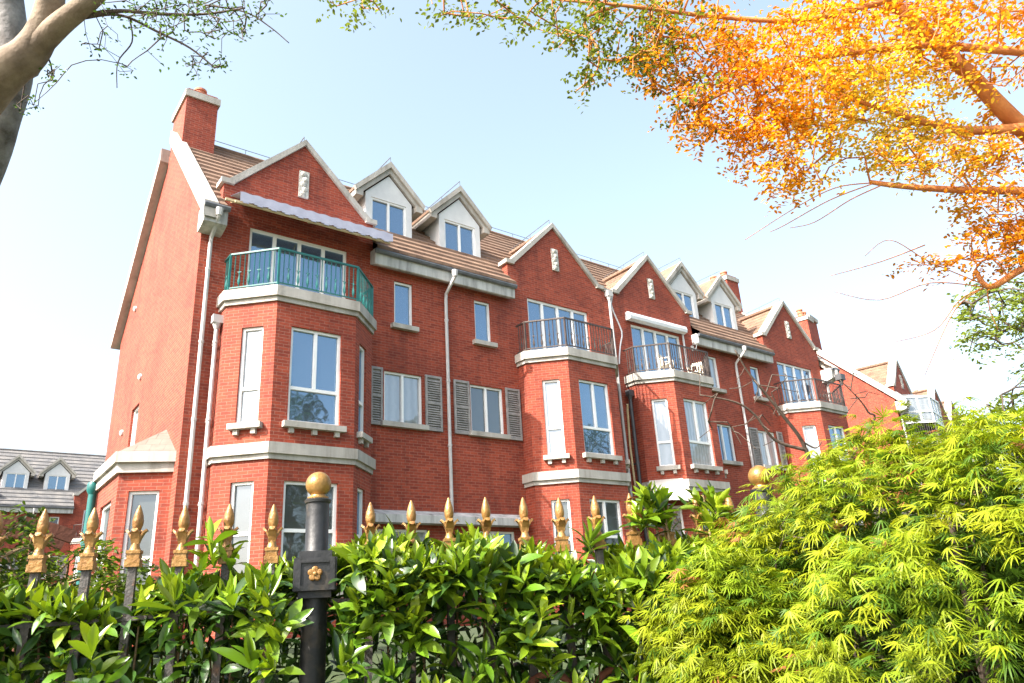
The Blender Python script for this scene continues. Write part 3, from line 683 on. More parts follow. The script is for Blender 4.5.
for k, px in enumerate(POSTS[:-1]):
    for j in range(11):
        x = px+.21+.162*j+random.uniform(-.006, .006); c = fl(x, 0, .280+random.uniform(-.008, .008))
        if fl(x).x > 4.9: continue
        lean = fdir*random.uniform(-.012, .012)+fnor*random.uniform(-.01, .01)
        m = MB(); m.bar(fl(x, 0, LOWZ)+lean*-3, c, .031, .031, fnor); pk = m.build('picket', RUSTIRON, fence)
        f = finial_mb(c); fo = f.build('finial', GOLD if random.random() < .66 else OLDGOLD, pk, True)
    for z, w in ((.11, .026), (-1.25, .03)):
        m = MB(); pts = [fl(px+.06+(2.005-.12)*t/12, .0, z-.035*math.sin(math.pi*t/12)) for t in range(13)]
        for p, q in zip(pts[:-1], pts[1:]): m.bar(p, q, .04, w*.6)
        m.build('rail', RUSTIRON, fence)
    m = MB()
    for j in range(6):                        # row of bent scroll arches
        cx = px+.33+.29*j
        m.tube([fl(cx+.11*math.cos(a), .03, -.36+.12*math.sin(a)) for a in np.linspace(0, math.pi, 11)], .016, 6)
    m.tube([fl(px+.06, .03, -.37), fl(px+1.95, .03, -.37)], .014, 6)
    m.build('scrollwork', REDBROWN, fence, 'all')
for px in POSTS:
    c = fl(px); m = MB()
    m.lathe([(.053, LOWZ), (.053, .15)], c, 20); m.lathe([(.053, .29), (.053, .30), (.049, .305), (.049, .52), (.056, .523), (.058, .535), (.05, .54)], c, 20)
    m.obox(c+Vector((0, 0, .217)), fdir, fnor, (0, 0, 1), .082, .082, .068)
    for z in (.135, .299): m.obox(c+Vector((0, 0, z)), fdir, fnor, (0, 0, 1), .068, .068, .0135)
    for s in (-1, 1):                        # raised border of the box face
        for d, o in ((fdir, fnor), (fnor, fdir)):
            for n_ in (-1, 1):
                m.obox(c+o*n_*.084+d*s*.07+Vector((0, 0, .217)), d, o, (0, 0, 1), .011, .005, .066)
                m.obox(c+o*n_*.084+Vector((0, 0, .217+s*.056)), d, o, (0, 0, 1), .058, .005, .010)
    po = m.build('post', BLACKIRON, fence, True)
    m = MB(); m.lathe([(.03, .535), (.046, .542), (.046, .549), (.034, .552)]+[(.056*math.sin(a), .606-.056*math.cos(a)) for a in np.linspace(.6, math.pi-.02, 14)], c, 24); m.build('ball_finial', OLDGOLD, po, True)
    m = MB(); fc = c+fnor*.083+Vector((0, 0, .217))
    for k in range(5):
        w = 2*math.pi*k/5+.3; p = fc+fdir*math.cos(w)*.017+Vector((0, 0, math.sin(w)*.017)); m.lathe([(.0145, 0), (.0145, .006), (.010, .011), (.003, .012)], p, 10, fnor)
    m.lathe([(.009, 0), (.009, .014), (.004, .018)], fc, 10, fnor); m.build('flower_boss', GOLD, po, True)
# ------------------------------------------------------------------ leaf templates
def leaf_template(W, bend, fold, secs=((0, .08), (.18, .55), (.4, .95), (.62, 1), (.82, .68), (1, .02))):
    v = []
    for t, w in secs:
        y = t*math.cos(bend*t*.5); z = -t*math.sin(bend*t*.5)*1.0
        v += [(-w*W, y, z+fold*w*W), (0, y, z), (w*W, y, z+fold*w*W)]
    f = []
    for i in range(len(secs)-1):
        a = i*3; f += [(a, a+1, a+4, a+3), (a+1, a+2, a+5, a+4)]
    return v, f
TV = []
for W, bd, fo in ((.125, .3, .5), (.15, .7, .35), (.12, -.25, .6), (.17, 1.1, .25), (.14, .1, .8)): v_, TFc = leaf_template(W, bd, fo); TV.append(v_)
TV = np.array(TV)
SV, SF = leaf_template(.26, .4, .3, ((0, .15), (.35, 1), (.7, .8), (1, .03))); SV = np.array([SV])
def maple_template(droop):
    v, f = [], []
    for ang, L in ((-112, .5), (-82, .7), (-54, .86), (-26, .96), (0, 1), (26, .96), (54, .86), (82, .7), (112, .5)):
        a = R(ang+random.uniform(-6, 6)); d = np.array([math.sin(a), math.cos(a)]); s = np.array([d[1], -d[0]]); i = len(v)
        for t, w in ((0, .010), (.35, .046), (.7, .036), (1, 0.003)):
            p = d*t*L; z = -droop*(t*L)**1.6
            for k in (-1, 1): v.append((p[0]+s[0]*k*w, p[1]+s[1]*k*w, z+(.02 if k > 0 else 0)))
        for q in range(3): f.append((i+q*2, i+q*2+1, i+q*2+3, i+q*2+2))
    return v, f
MV = []
for dr in (.2, .5, .9, .35): v_, MF = maple_template(dr); MV.append(v_)
MV = np.array(MV)
def jit(n, s): return rng.normal(0, s, (n, 3))
FD, FN, UP = np.array(fdir), np.array(fnor), np.array([0, 0, 1.0])
# ------------------------------------------------------------------ hedge
hedge = empty('laurel_hedge', fl(2.2, 0, LOWZ), 'broad leaved green hedge with glossy upright leaf tufts growing through the iron fence', 'hedge')
def htop(x):
    return .30+.05*math.sin(x*4.1+.6)+.03*math.sin(x*9.7)+.025*math.sin(x*17.0)-.15*max(0, min(1, (1.0-x)/.35))-.025*(x > 1.4)
base, axis, size, young = [], [], [], []
def tuft(p, a, s, y): base.append(p); axis.append(a); size.append(s); young.append(y)
for _ in range(1150):
    x = random.uniform(-1.0, 4.7); lat = random.uniform(-.34, .30)
    if x < 1.15: lat = random.uniform(-.42, .03) if random.random() < .85 else lat
    t = htop(x)-.30*max(0, lat)**1.2-.12*max(0, -lat-.1)
    z = t-.02-abs(random.gauss(0, .05)); tuft(np.array(fl(x, lat, z)), UP+FN*(lat*1.2+.1)+jit(1, .28)[0], random.uniform(.105, .15), random.uniform(.35, 1))
for _ in range(1500):
    x = random.uniform(-1.0, 4.7); h = random.random()**1.3; z = htop(x)-.08-h*1.35; lat = .16+.15*random.random()+.06*math.sin(x*7+z*9)
    if (h > .62 and random.random() < .5) or (x < 1.15 and random.random() < .55): continue
    if x < 1.15: lat -= .24
    if math.sin(x*13+z*5)*math.sin(z*15+x*4) < -.45: continue
    tuft(np.array(fl(x, lat, z)), FN*.62+UP*.95+jit(1, .3)[0], random.uniform(.10, .15), random.uniform(.1, .9)*(1-.4*h))
for x0, z1 in ((2.78, .60), (2.83, .52), (3.03, .56), (2.74, .50), (3.08, .48), (1.0, .44), (.98, .40), (1.72, .41), (2.45, .42)):   # taller shoots
    for k in range(6 if z1 > .45 else 3): tuft(np.array(fl(x0+random.uniform(-.05, .05), random.uniform(-.02, .1), z1-.05-random.uniform(0, .11))), UP*1.0+FD*random.uniform(-.45, .45)+jit(1, .22)[0], random.uniform(.10, .14), random.uniform(.4, .9))
base = np.array(base); axis = unit(np.array(axis)); size = np.array(size); young = np.array(young); nT = len(base); LPT = 9
k = np.arange(LPT); th = R(8)+R(54)*(k/(LPT-1)); ph = k*2.399
ref = unit(np.cross(axis, np.tile([.3, .5, .2], (nT, 1)))); ref2 = np.cross(axis, ref)
ph0 = rng.uniform(0, 6.28, nT)
TH = th[None, :]+rng.normal(0, .13, (nT, LPT)); PH = ph[None, :]+ph0[:, None]+rng.normal(0, .25, (nT, LPT))
D = axis[:, None, :]*np.cos(TH)[..., None]+(ref[:, None, :]*np.cos(PH)[..., None]+ref2[:, None, :]*np.sin(PH)[..., None])*np.sin(TH)[..., None]
SZ = size[:, None]*(.72+.42*(k/(LPT-1)))[None, :]*rng.uniform(.6, 1.2, (nT, LPT))
LOC = base[:, None, :]-axis[:, None, :]*(.045*(k/(LPT-1)))[None, :, None]
ZH = axis[:, None, :]*1.0+rng.normal(0, .18, (nT, LPT, 3))
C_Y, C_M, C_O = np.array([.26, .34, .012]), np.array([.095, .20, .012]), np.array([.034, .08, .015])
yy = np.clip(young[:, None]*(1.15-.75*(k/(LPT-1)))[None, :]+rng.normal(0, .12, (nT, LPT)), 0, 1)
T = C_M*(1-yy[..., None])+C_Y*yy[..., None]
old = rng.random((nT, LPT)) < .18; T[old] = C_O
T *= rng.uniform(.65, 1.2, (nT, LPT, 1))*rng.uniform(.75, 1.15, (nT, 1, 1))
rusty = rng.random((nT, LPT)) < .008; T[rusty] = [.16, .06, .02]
mats = frames(D.reshape(-1, 3), ZH.reshape(-1, 3), SZ.reshape(-1)); LOCS = LOC.reshape(-1, 3); TT = T.reshape(-1, 3)
# older leaves inside
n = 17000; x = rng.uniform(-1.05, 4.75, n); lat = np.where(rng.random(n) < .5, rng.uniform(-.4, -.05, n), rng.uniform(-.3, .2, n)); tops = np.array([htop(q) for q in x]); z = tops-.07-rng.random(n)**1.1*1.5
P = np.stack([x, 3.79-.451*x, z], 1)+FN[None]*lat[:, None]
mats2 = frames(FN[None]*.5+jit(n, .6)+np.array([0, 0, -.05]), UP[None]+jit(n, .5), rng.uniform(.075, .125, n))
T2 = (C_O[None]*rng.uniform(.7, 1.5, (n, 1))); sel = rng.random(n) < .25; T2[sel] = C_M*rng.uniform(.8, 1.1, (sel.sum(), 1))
keep = np.ones(len(LOCS), bool)
for px in POSTS[:3]:                          # keep the posts' fronts free
    for arr_i, arr in enumerate((LOCS,)):
        rel = arr-np.array(fl(px)); along = rel@FD; lt = rel@FN; keep &= ~(((np.abs(along) < .16) & (lt > -.02) & (arr[:, 2] > .02)) | ((np.abs(along) < .105) & (lt > -.02) & (arr[:, 2] > -.28)))
rel = P-np.array(fl(POSTS[1])); keep2 = ~((np.abs(rel@FD) < .12) & (rel@FN > .0) & (P[:, 2] > -.3))
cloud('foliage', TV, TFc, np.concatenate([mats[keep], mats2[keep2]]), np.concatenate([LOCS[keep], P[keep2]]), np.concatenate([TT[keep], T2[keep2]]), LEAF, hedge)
lats = (base-np.array(fl(0)))@FN; inner = [i for i in rng.permutation(nT) if lats[i] < -.02 and abs(base[i, 0]-1.35) > .2]
m = MB()
for i in range(150):
    q = base[inner[i % len(inner)]]; g0 = fl(q[0]+random.uniform(-.12, .12), random.uniform(-.25, -.03), LOWZ)
    md = Vector(q).lerp(g0, .35)+Vector((random.uniform(-.06, .06), random.uniform(-.06, .06), 0))
    m.tube([g0, g0.lerp(md, .6)+Vector((random.uniform(-.04, .04), 0, 0)), md, Vector(q)], [.012, .009, .007, .004], 5, False)
for x0, z1 in ((2.78, .60), (2.83, .52), (3.03, .56), (2.74, .50), (3.08, .48)): m.tube([fl(x0+.05, 0, -.2), fl(x0+.02, .03, .25), fl(x0, .05, z1-.05)], [.010, .008, .005], 5, False)
m.build('branch', STEM, hedge, 'all', uv=False)
# ------------------------------------------------------------------ branching helper: every twig end joins the nearest branch
def grow(ends, seeds, r0=.006, wob=.05, rmax=.05, step=.16):
    """ends: target points; seeds: points already on limbs. Returns polylines with radii."""
    nodes = [Vector(s) for s in seeds]; ns = len(nodes); par = [-1]*ns
    ends = sorted((Vector(e) for e in ends), key=lambda e: min((e-s).length for s in nodes[:ns]))
    for e in ends:
        j = min(range(len(nodes)), key=lambda q: (nodes[q]-e).length_squared)
        p = nodes[j]; L = (e-p).length; k = max(1, int(L/step)); last = j
        bow = Vector((random.uniform(-1, 1), random.uniform(-1, 1), random.uniform(-.3, 1)))*L*.2
        for t in range(1, k+1):
            f = t/k; q = p.lerp(e, f)+bow*math.sin(math.pi*f)+Vector((random.uniform(-wob, wob), random.uniform(-wob, wob), random.uniform(-wob, wob)))*(.4 if t < k else 0)
            nodes.append(q); par.append(last); last = len(nodes)-1
    w = [1.0]*len(nodes)
    for i in range(len(nodes)-1, ns-1, -1):
        if par[i] >= 0: w[par[i]] += w[i]*.8
    root = list(range(len(nodes)))
    for i in range(ns, len(nodes)): root[i] = root[par[i]]
    grow.roots = [root[i] for i in range(ns, len(nodes))]
    return [(nodes[i], nodes[par[i]], min(rmax, r0*w[i]**.42), min(rmax, r0*max(w[i], min(w[par[i]], w[i]*1.6))**.42)) for i in range(ns, len(nodes))]
def segs_to(m, segs, n=4):
    for a, b, ra, rb in segs: m.tube([b, a], [rb, ra], n, False)
def branches(segs, name, mat, parent):       # each branch that leaves a limb is a part of its own
    by = {}
    for sg, r in zip(segs, grow.roots): by.setdefault(r, []).append(sg)
    for r in by:
        m = MB(); segs_to(m, by[r]); m.build(name, mat, parent, 'all', uv=False)
def poly(m, pts, r0, r1, n=10):
    pts = [Vector(p) for p in pts]; out = []
    for i in range(len(pts)-1):                # smooth the limb
        p0, p1, p2, p3 = pts[max(i-1, 0)], pts[i], pts[i+1], pts[min(i+2, len(pts)-1)]
        for t in range(5):
            f = t/5; out.append(.5*((2*p1)+(p2-p0)*f+(2*p0-5*p1+4*p2-p3)*f*f+(3*p1-p0-3*p2+p3)*f**3))
    out.append(pts[-1]); k = len(out)
    m.tube(out, [r0+(r1-r0)*i/(k-1)*1.0 for i in range(k)], n); return out
# ------------------------------------------------------------------ Japanese maple in front of the fence
MC = np.array(at(975, 650, 3.15)); mx_ = np.array(RM @ Vector((1, 0, 0))); mx_[2] = 0; mx_ = unit(mx_); my_ = np.array([-mx_[1], mx_[0], 0])
maple = empty('japanese_maple', (MC[0], MC[1], LOWZ), 'bright yellow green cut-leaf shrub spilling over the fence on the right', 'shrub')
tips, nrm = [], []
MR, MT = 1.34, .93
while len(tips) < 3000:
    a = random.uniform(0, 2*math.pi); r = math.sqrt(random.random())*1.02
    if random.random() < .45: r = random.uniform(.75, 1.03)
    lump = .09*math.sin(a*5+r*7)+.07*math.sin(a*11+2)+.06*math.sin(r*17+a*3)+.05*math.sin(a*23+r*9)
    if math.sin(a*17+r*31)*math.sin(r*23-a*9) < -.6: continue
    h = MT*(1-min(r, 1)**1.95)+lump*.6
    if r > .78: h -= random.random()**1.2*1.2*(r-.55)/.45
    h -= abs(random.gauss(0, .05))
    rr = r*MR*(1+lump*.5)
    ry = 1.0 if math.sin(a) > 0 else .95
    p = MC+mx_*math.cos(a)*rr+my_*math.sin(a)*rr*ry+np.array([0, 0, h])
    if fence_d(p[0], p[1]) > .45: continue
    tips.append(p); nrm.append(unit(mx_*math.cos(a)*r+my_*math.sin(a)*r+UP*(1.15-r)*1.1))
LC = np.array(at(732, 668, 2.95))              # a lower lobe on the left
for _ in range(420):
    v = unit(rng.normal(0, 1, 3)); v[2] = abs(v[2])*1.0 if random.random() < .6 else v[2]; r = .30*random.uniform(.8, 1.05)
    p = LC+v*np.array([r, r, r*1.45]); tips.append(p); nrm.append(unit(v+UP*.3))
tips = np.array(tips); nrm = np.array(nrm); nt_ = len(tips)
LPM = 6
off = rng.normal(0, .035, (nt_, LPM, 3)); L = tips[:, None, :]+off
outd = nrm[:, None, :]*np.array([1, 1, .25])+rng.normal(0, .75, (nt_, LPM, 3))*np.array([1, 1, .35]); outd[..., 2] -= .18
zh = UP+nrm[:, None, :]*.5+rng.normal(0, .38, (nt_, LPM, 3))
sc = rng.uniform(.036, .072, nt_*LPM)
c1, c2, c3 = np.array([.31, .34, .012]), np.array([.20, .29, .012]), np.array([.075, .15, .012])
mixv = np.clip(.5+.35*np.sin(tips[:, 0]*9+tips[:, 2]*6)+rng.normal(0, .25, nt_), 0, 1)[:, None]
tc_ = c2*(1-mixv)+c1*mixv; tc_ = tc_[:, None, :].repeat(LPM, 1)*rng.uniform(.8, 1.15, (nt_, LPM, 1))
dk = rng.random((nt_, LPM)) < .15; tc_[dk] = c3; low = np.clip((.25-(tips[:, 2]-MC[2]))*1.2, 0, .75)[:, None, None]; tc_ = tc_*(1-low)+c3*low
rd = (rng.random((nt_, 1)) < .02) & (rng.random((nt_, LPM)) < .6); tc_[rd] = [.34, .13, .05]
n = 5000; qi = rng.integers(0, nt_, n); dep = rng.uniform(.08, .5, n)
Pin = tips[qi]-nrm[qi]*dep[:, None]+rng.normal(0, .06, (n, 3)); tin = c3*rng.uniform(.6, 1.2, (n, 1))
matsA = frames(outd.reshape(-1, 3), zh.reshape(-1, 3), sc); matsB = frames(nrm[qi]+jit(n, .5)+np.array([0, 0, -.3]), UP[None]+jit(n, .3), rng.uniform(.06, .09, n))
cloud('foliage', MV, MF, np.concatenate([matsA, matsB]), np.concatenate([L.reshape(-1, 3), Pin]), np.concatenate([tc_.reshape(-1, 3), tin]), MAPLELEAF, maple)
m = MB(); root_ = Vector((MC[0], MC[1], LOWZ)); fork = root_+Vector((0, 0, .55))
tr = MB(); poly(tr, [root_+Vector((0, 0, -.05)), root_+Vector((.03, .02, .3)), fork], .06, .045); tr.build('trunk', DARKBARK, maple, 'all', uv=False)
seeds = [fork]
for a in np.linspace(0, 6.0, 8):
    e = Vector(MC)+Vector(mx_)*math.cos(a)*.55+Vector(my_)*math.sin(a)*.5+Vector((0, 0, .35+random.uniform(-.2, .2)))
    seeds += poly(m, [fork-Vector((0, 0, .03)), fork.lerp(e, .5)+Vector((0, 0, .12)), e], .03, .012, 6)
pm = rng.permutation(nt_)[:420]; segs_to(m, grow([Vector(p) for p in tips[pm]-nrm[pm]*.13], seeds, .0022, .02, .016)); m.build('branch', DARKBARK, maple, 'all', uv=False)
# ------------------------------------------------------------------ big tree with sun glow painted into its leaf colours, upper right
DT = 7.0
tree = empty('glow_tinted_tree', (9.6, .6, gz(9.6, .6)), 'tall tree with leaves tinted orange and yellow by painted sun glow, reaching in from the upper right', 'tree')
m = MB(); seeds = []
limb = [at(1150, 240, 7.1), at(1024, 130, 7.0), at(960, 65, 6.95), at(890, 0, 6.9), at(820, -70, 6.9)]
tb = Vector((9.6, .6, gz(9.6, .6)))
trm = MB(); poly(trm, [tb-Vector((0, 0, .1)), tb+Vector((-.15, .1, 1.6)), tb+Vector((-.5, .35, 3.2)), limb[0]], .24, .13, 14); trm.build('trunk', WARMBARK, tree, 'all', uv=False)
seeds += poly(m, limb, .095, .04)
for pts, r0, r1 in (([(1150, 200), (1060, 58), (1024, 52), (930, 45)], .06, .035), ([(930, 45), (870, 50), (800, 62), (740, 85), (700, 105)], .034, .012), ([(1024, 128), (960, 130), (900, 115), (840, 95)], .05, .015),
                    ([(1150, 240), (1060, 195), (1024, 191), (960, 190), (900, 186), (870, 182)], .05, .02), ([(890, 0), (800, 20), (700, 15), (620, 5), (560, 0)], .03, .012), ([(620, 5), (585, 20), (598, 50), (596, 72), (575, 92)], .016, .006),
                    ([(1150, 260), (1070, 250), (1024, 268), (990, 287), (975, 270)], .05, .02), ([(960, 65), (950, 30), (940, -10)], .03, .015), ([(560, 0), (480, -15), (400, -25)], .012, .008)):
    seeds += poly(m, [at(u, v, DT-.1+.1*math.sin(i*2.1+u)) for i, (u, v) in enumerate(pts)], r0, r1, 8)
m.build('limb', WARMBARK, tree, 'all', uv=False)
REG = [(362, 3, 35, 10, 8), (470, 6, 45, 14, 14), (560, 18, 50, 32, 34), (625, 32, 45, 45, 52), (592, 62, 16, 30, 9), (690, 55, 60, 55, 110), (745, 85, 60, 60, 130), (810, 70, 75, 62, 150), (880, 35, 85, 50, 130), (965, 40, 75, 55, 110),
       (870, 118, 70, 50, 120), (935, 150, 60, 35, 60), (775, 140, 50, 35, 60), (690, 125, 26, 18, 16), (795, 178, 35, 16, 20), (995, 180, 45, 65, 85), (1000, 245, 35, 25, 45), (935, 262, 30, 7, 10), (1060, 120, 40, 160, 60), (700, -40, 200, 30, 90), (930, -45, 120, 30, 70)]
ends = []
for u, v, ru, rv, n in REG:
    for _ in range(n):
        a, r = random.uniform(0, 6.283), math.sqrt(random.random()); ends.append(at(u+math.cos(a)*ru*r, v+math.sin(a)*rv*r, DT+random.gauss(0, .35)))
m = MB(); segs_to(m, grow(ends, seeds, .0042, .05, .03))
m.build('branch', WARMBARK, tree, 'all', uv=False)
for pts in ([(870, 183), (835, 188), (795, 208), (745, 240)], [(872, 184), (830, 200), (785, 225), (770, 232)], [(880, 186), (850, 200), (815, 222), (790, 228)], [(985, 285), (930, 262), (890, 240), (865, 256)], [(985, 287), (930, 283), (880, 300), (835, 292)], [(985, 287), (960, 300), (935, 330), (895, 342)],
            [(985, 287), (955, 310), (925, 375)], [(987, 288), (990, 310), (998, 330)], [(925, 245), (880, 262), (830, 276)]):
    m = MB(); poly(m, [at(u, v, DT-.1) for u, v in pts], .0065, .003, 5); m.build('twig', WARMBARK, tree, 'all', uv=False)
def sprays(ends, per, length, size):
    E = np.array([tuple(e) for e in ends]); n = len(E)
    d = unit(rng.normal(0, 1, (n, 3))*np.array([1, 1, .45])+np.array([0, 0, -.25])); t = np.linspace(-.75, .75, per)[None, :]+rng.normal(0, .04, (n, per))
    L = E[:, None, :]+d[:, None, :]*(t*length)[..., None]+rng.normal(0, length*.07, (n, per, 3))-UP*(length*.35)*(t**2)[..., None]
    side = unit(np.cross(d, UP[None])); s = np.where(np.arange(per) % 2 == 0, 1, -1)[None, :, None]
    Y = side[:, None, :]*s+d[:, None, :]*.5+rng.normal(0, .28, (n, per, 3)); Z = UP+rng.normal(0, .35, (n, 1, 3))+rng.normal(0, .3, (n, per, 3)); L = L+unit(Y)*size*.15
    return L.reshape(-1, 3), frames(Y.reshape(-1, 3), Z.reshape(-1, 3), rng.uniform(size*.7, size*1.25, n*per))
L, M = sprays(ends, 24, .27, .046)
glow_ctr = np.array(at(880, 125, DT)); dd = np.linalg.norm(L-glow_ctr, axis=1)+rng.normal(0, .33, len(L))+.25*np.sin(L[:, 0]*3+L[:, 2]*4)
yel, ora, red, grn = np.array([.92, .74, .09]), np.array([.90, .33, .008]), np.array([.78, .26, .02]), np.array([.15, .19, .03])  # sun glow put into the leaf colours: yellow core, orange ring, green outside
def glow_tint(d):
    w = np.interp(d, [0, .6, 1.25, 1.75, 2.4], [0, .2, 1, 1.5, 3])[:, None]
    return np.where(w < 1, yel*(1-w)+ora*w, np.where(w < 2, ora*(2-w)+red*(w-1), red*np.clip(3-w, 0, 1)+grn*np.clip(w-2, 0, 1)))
T = glow_tint(dd)*rng.uniform(.55, 1.1, (len(L), 1))
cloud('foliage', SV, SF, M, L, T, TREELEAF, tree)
# green tree farther back on the right
gt = Vector((21.5, 3.2, gz(21.5, 3.2)))
tree2 = empty('green_tree', gt, 'light green tree at the right edge, behind the glow tinted one', 'tree')
tm = MB(); top = at(1090, 330, 14); sd2 = poly(tm, [gt-Vector((0, 0, .1)), gt+Vector((-.2, .1, 1.8)), Vector(top)+Vector((0, 0, -.6)), top], .22, .09, 12); tm.build('trunk', BARK, tree2, 'all', uv=False)
ends2 = []
for u, v, ru, rv, n in ((1000, 305, 42, 26, 52), (985, 340, 22, 14, 14), (1003, 410, 24, 10, 16), (1060, 300, 55, 90, 80), (1110, 260, 70, 90, 50), (1100, 400, 90, 40, 40)):
    for _ in range(n):
        a, r = random.uniform(0, 6.283), math.sqrt(random.random()); ends2.append(at(u+math.cos(a)*ru*r, v+math.sin(a)*rv*r, 14+random.gauss(0, .6)))
branches(grow(ends2, sd2[8:], .010, .07, .06), 'branch', DARKBARK, tree2)
L, M = sprays(ends2, 30, .45, .085); cloud('foliage', SV, SF, M, L, np.array([.24, .30, .06])*rng.uniform(.5, 1.3, (len(L), 1)), TREELEAF, tree2)
# ------------------------------------------------------------------ tree at the upper left: two stems, thin twigs with a few leaves
lt = Vector((-1.3, 5.6, gz(-1.3, 5.6)))
tree3 = empty('bare_branched_tree', lt, 'smooth barked tree leaning in at the upper left with nearly bare twigs', 'tree')
m = MB(); p0 = lt+Vector((.1, -.1, -.1)); poly(m, [p0, at(-260, 420, 5.4), at(-90, 190, 5.1), at(-5, 82, 5.0), at(30, 52, 5.0), at(48, 15, 5.0), at(56, -50, 5.0)], .20, .068, 16)
m.build('trunk', BARK, tree3, 'all', uv=False)
m = MB(); poly(m, [lt+Vector((-.15, .15, -.1)), at(-130, 420, 6.2), at(-25, 190, 6.1), at(2, 115, 6.0), at(16, 70, 6.0), at(12, 30, 6.0), at(4, -40, 6.0)], .17, .10, 16)
m.lathe([(.03, 0), (.075, .02), (.08, .08), (.05, .14)], at(22, 72, 5.95), 10, (.6, -.6, .5)); m.build('trunk', PALEBARK, tree3, 'all', uv=False)
m = MB(); s3 = poly(m, [at(22, 62, 5.0), at(58, 26, 4.95), at(92, -2, 4.9), at(150, -60, 4.9)], .085, .05, 12)
m.build('limb', BARK, tree3, 'all', uv=False)
for pts, r0, r1 in (([(62, 30, 4.95), (85, 16, 4.95), (120, 11, 4.95), (160, 14, 4.95), (205, 14, 4.95), (245, 8, 4.95)], .02, .006), ([(84, 18, 4.95), (120, 15, 5), (160, 33, 5), (190, 48, 5), (215, 68, 5)], .012, .005), ([(205, 5, 4.95), (245, 12, 4.95), (270, 27, 4.95), (289, 43, 4.95)], .007, .003),
                    ([(40, 45, 5.1), (50, 62, 5.1), (52, 75, 5.1)], .008, .004), ([(25, 82, 5.9), (22, 100, 5.9), (20, 112, 5.9)], .008, .004), ([(130, 20, 5), (132, 42, 5), (118, 62, 5), (117, 88, 5)], .006, .003)):
    m = MB(); s3 += poly(m, [at(*p) for p in pts], r0, r1, 6); m.build('twig', DARKBARK, tree3, 'all', uv=False)
e3 = []
for u, v, ru, rv, n in ((190, 20, 70, 22, 95), (150, 8, 60, 14, 60), (240, 15, 42, 25, 36), (205, 62, 24, 16, 26), (95, 40, 20, 20, 10), (55, 72, 14, 10, 10), (30, 105, 14, 10, 9), (190, -20, 100, 15, 30), (130, 60, 40, 20, 9), (290, -10, 60, 12, 12)):
    for _ in range(n):
        a, r = random.uniform(0, 6.283), math.sqrt(random.random()); e3.append(at(u+math.cos(a)*ru*r, v+math.sin(a)*rv*r, 4.95+random.gauss(0, .22)))
branches(grow(e3, s3, .0019, .012, .009, .07), 'branch', DARKBARK, tree3)
L, M = sprays(e3, 3, .04, .026); cloud('foliage', SV, SF, M, L, np.array([.05, .09, .02])*rng.uniform(.5, 1.5, (len(L), 1)), TREELEAF, tree3)
# ------------------------------------------------------------------ leafless young tree behind the maple
bt = Vector((8.75, 4.9, gz(8.75, 4.9))); bare = empty('leafless_sapling', bt, 'dark leafless sapling behind the yellow green shrub, before the brick wall', 'tree')
m = MB(); s4 = poly(m, [bt-Vector((0, 0, .1)), at(826, 520, 9.0), at(806, 450, 9), at(785, 418, 9), at(765, 393, 9), at(748, 372, 9), at(735, 350, 9)], .034, .008, 8); m.build('trunk', DARKBARK, bare, 'all', uv=False)
m = MB(); s4 = s4[10:]
for pts, r0, r1 in (([(806, 450), (775, 440), (755, 415), (735, 402), (700, 395)], .022, .008), ([(800, 440), (815, 448), (822, 442)], .012, .006), ([(822, 500), (872, 425), (868, 412), (858, 398), (840, 380)], .018, .006)):
    m = MB(); s4 += poly(m, [at(u, v, 9) for u, v in pts], r0, r1, 6); m.build('branch', DARKBARK, bare, 'all', uv=False)
e4 = [at(random.uniform(695, 800), random.uniform(372, 450), 9+random.gauss(0, .3)) for _ in range(42)]+[at(random.uniform(840, 880), random.uniform(370, 415), 9+random.gauss(0, .2)) for _ in range(10)]
branches(grow(e4, s4, .0050, .03, .016), 'twig', DARKBARK, bare)
# ------------------------------------------------------------------ garden left of the house
def shrub(name, c, r, h, n, size, col, label, seedn=24):
    c = Vector((c[0], c[1], gz(c[0], c[1]))); o = empty(name, c, label, 'shrub', 'garden shrubs left of the house')
    pts = []
    for _ in range(n):
        a = random.uniform(0, 6.283); t = random.random(); rr = r*math.sqrt(max(.02, 1-(t*1.6-.75)**2))*random.uniform(.55, 1.1)*(1+.2*math.sin(a*3+t*5)); pts.append(Vector((c.x+math.cos(a)*rr, c.y+math.sin(a)*rr, c.z+.1+t*h*(1+.15*math.sin(a*4)))))
    m = MB(); sd_ = poly(m, [c-Vector((0, 0, .05)), c+Vector((.03, .02, h*.4)), c+Vector((0, .04, h*.75))], .035, .012, 6); segs_to(m, grow(random.sample(pts, min(n, 90)), sd_, .005, .05, .02)); m.build('branch', STEM, o, 'all', uv=False)
    L, M = sprays(pts, 12, .13, size); cloud('foliage', SV, SF, M, L, np.array(col)*rng.uniform(.5, 1.5, (len(L), 1)), TREELEAF, o); return o
shrub('climbing_shrub', (.45, 7.7), .55, 1.35, 260, .06, (.06, .10, .015), 'loose green climber round the red brown timber pergola at the left edge')
shrub('round_shrub', (1.15, 8.9), .6, .95, 220, .07, (.10, .15, .015), 'low yellow green bush between the climber and the brick bay')
shrub('round_shrub', (1.9, 10.3), .6, .85, 180, .07, (.05, .085, .012), 'darker low bush close under the brick side bay')
pg = empty('garden_pergola', (.35, 8.6, gz(.35, 8.6)), 'red brown timber pergola beams showing through the climber at far left', 'pergola')
for y in (8.4, 9.0):
    m = MB(); bp = [(-.9+2.0*k/14, y, 1.10-.14*abs(2*k/14-1)**3) for k in range(15)]
    for p, q in zip(bp[:-1], bp[1:]): m.bar(p, q, .06, .12)
    m.build('beam', REDBROWN, pg)
for x, y in ((-.6, 8.43), (.8, 8.43), (-.6, 9.03), (.8, 9.03)):
    m = MB(); m.bar((x, y, gz(x, y)-.1), (x, y, 1.04), .09); m.build('post', REDBROWN, pg)
m = MB()
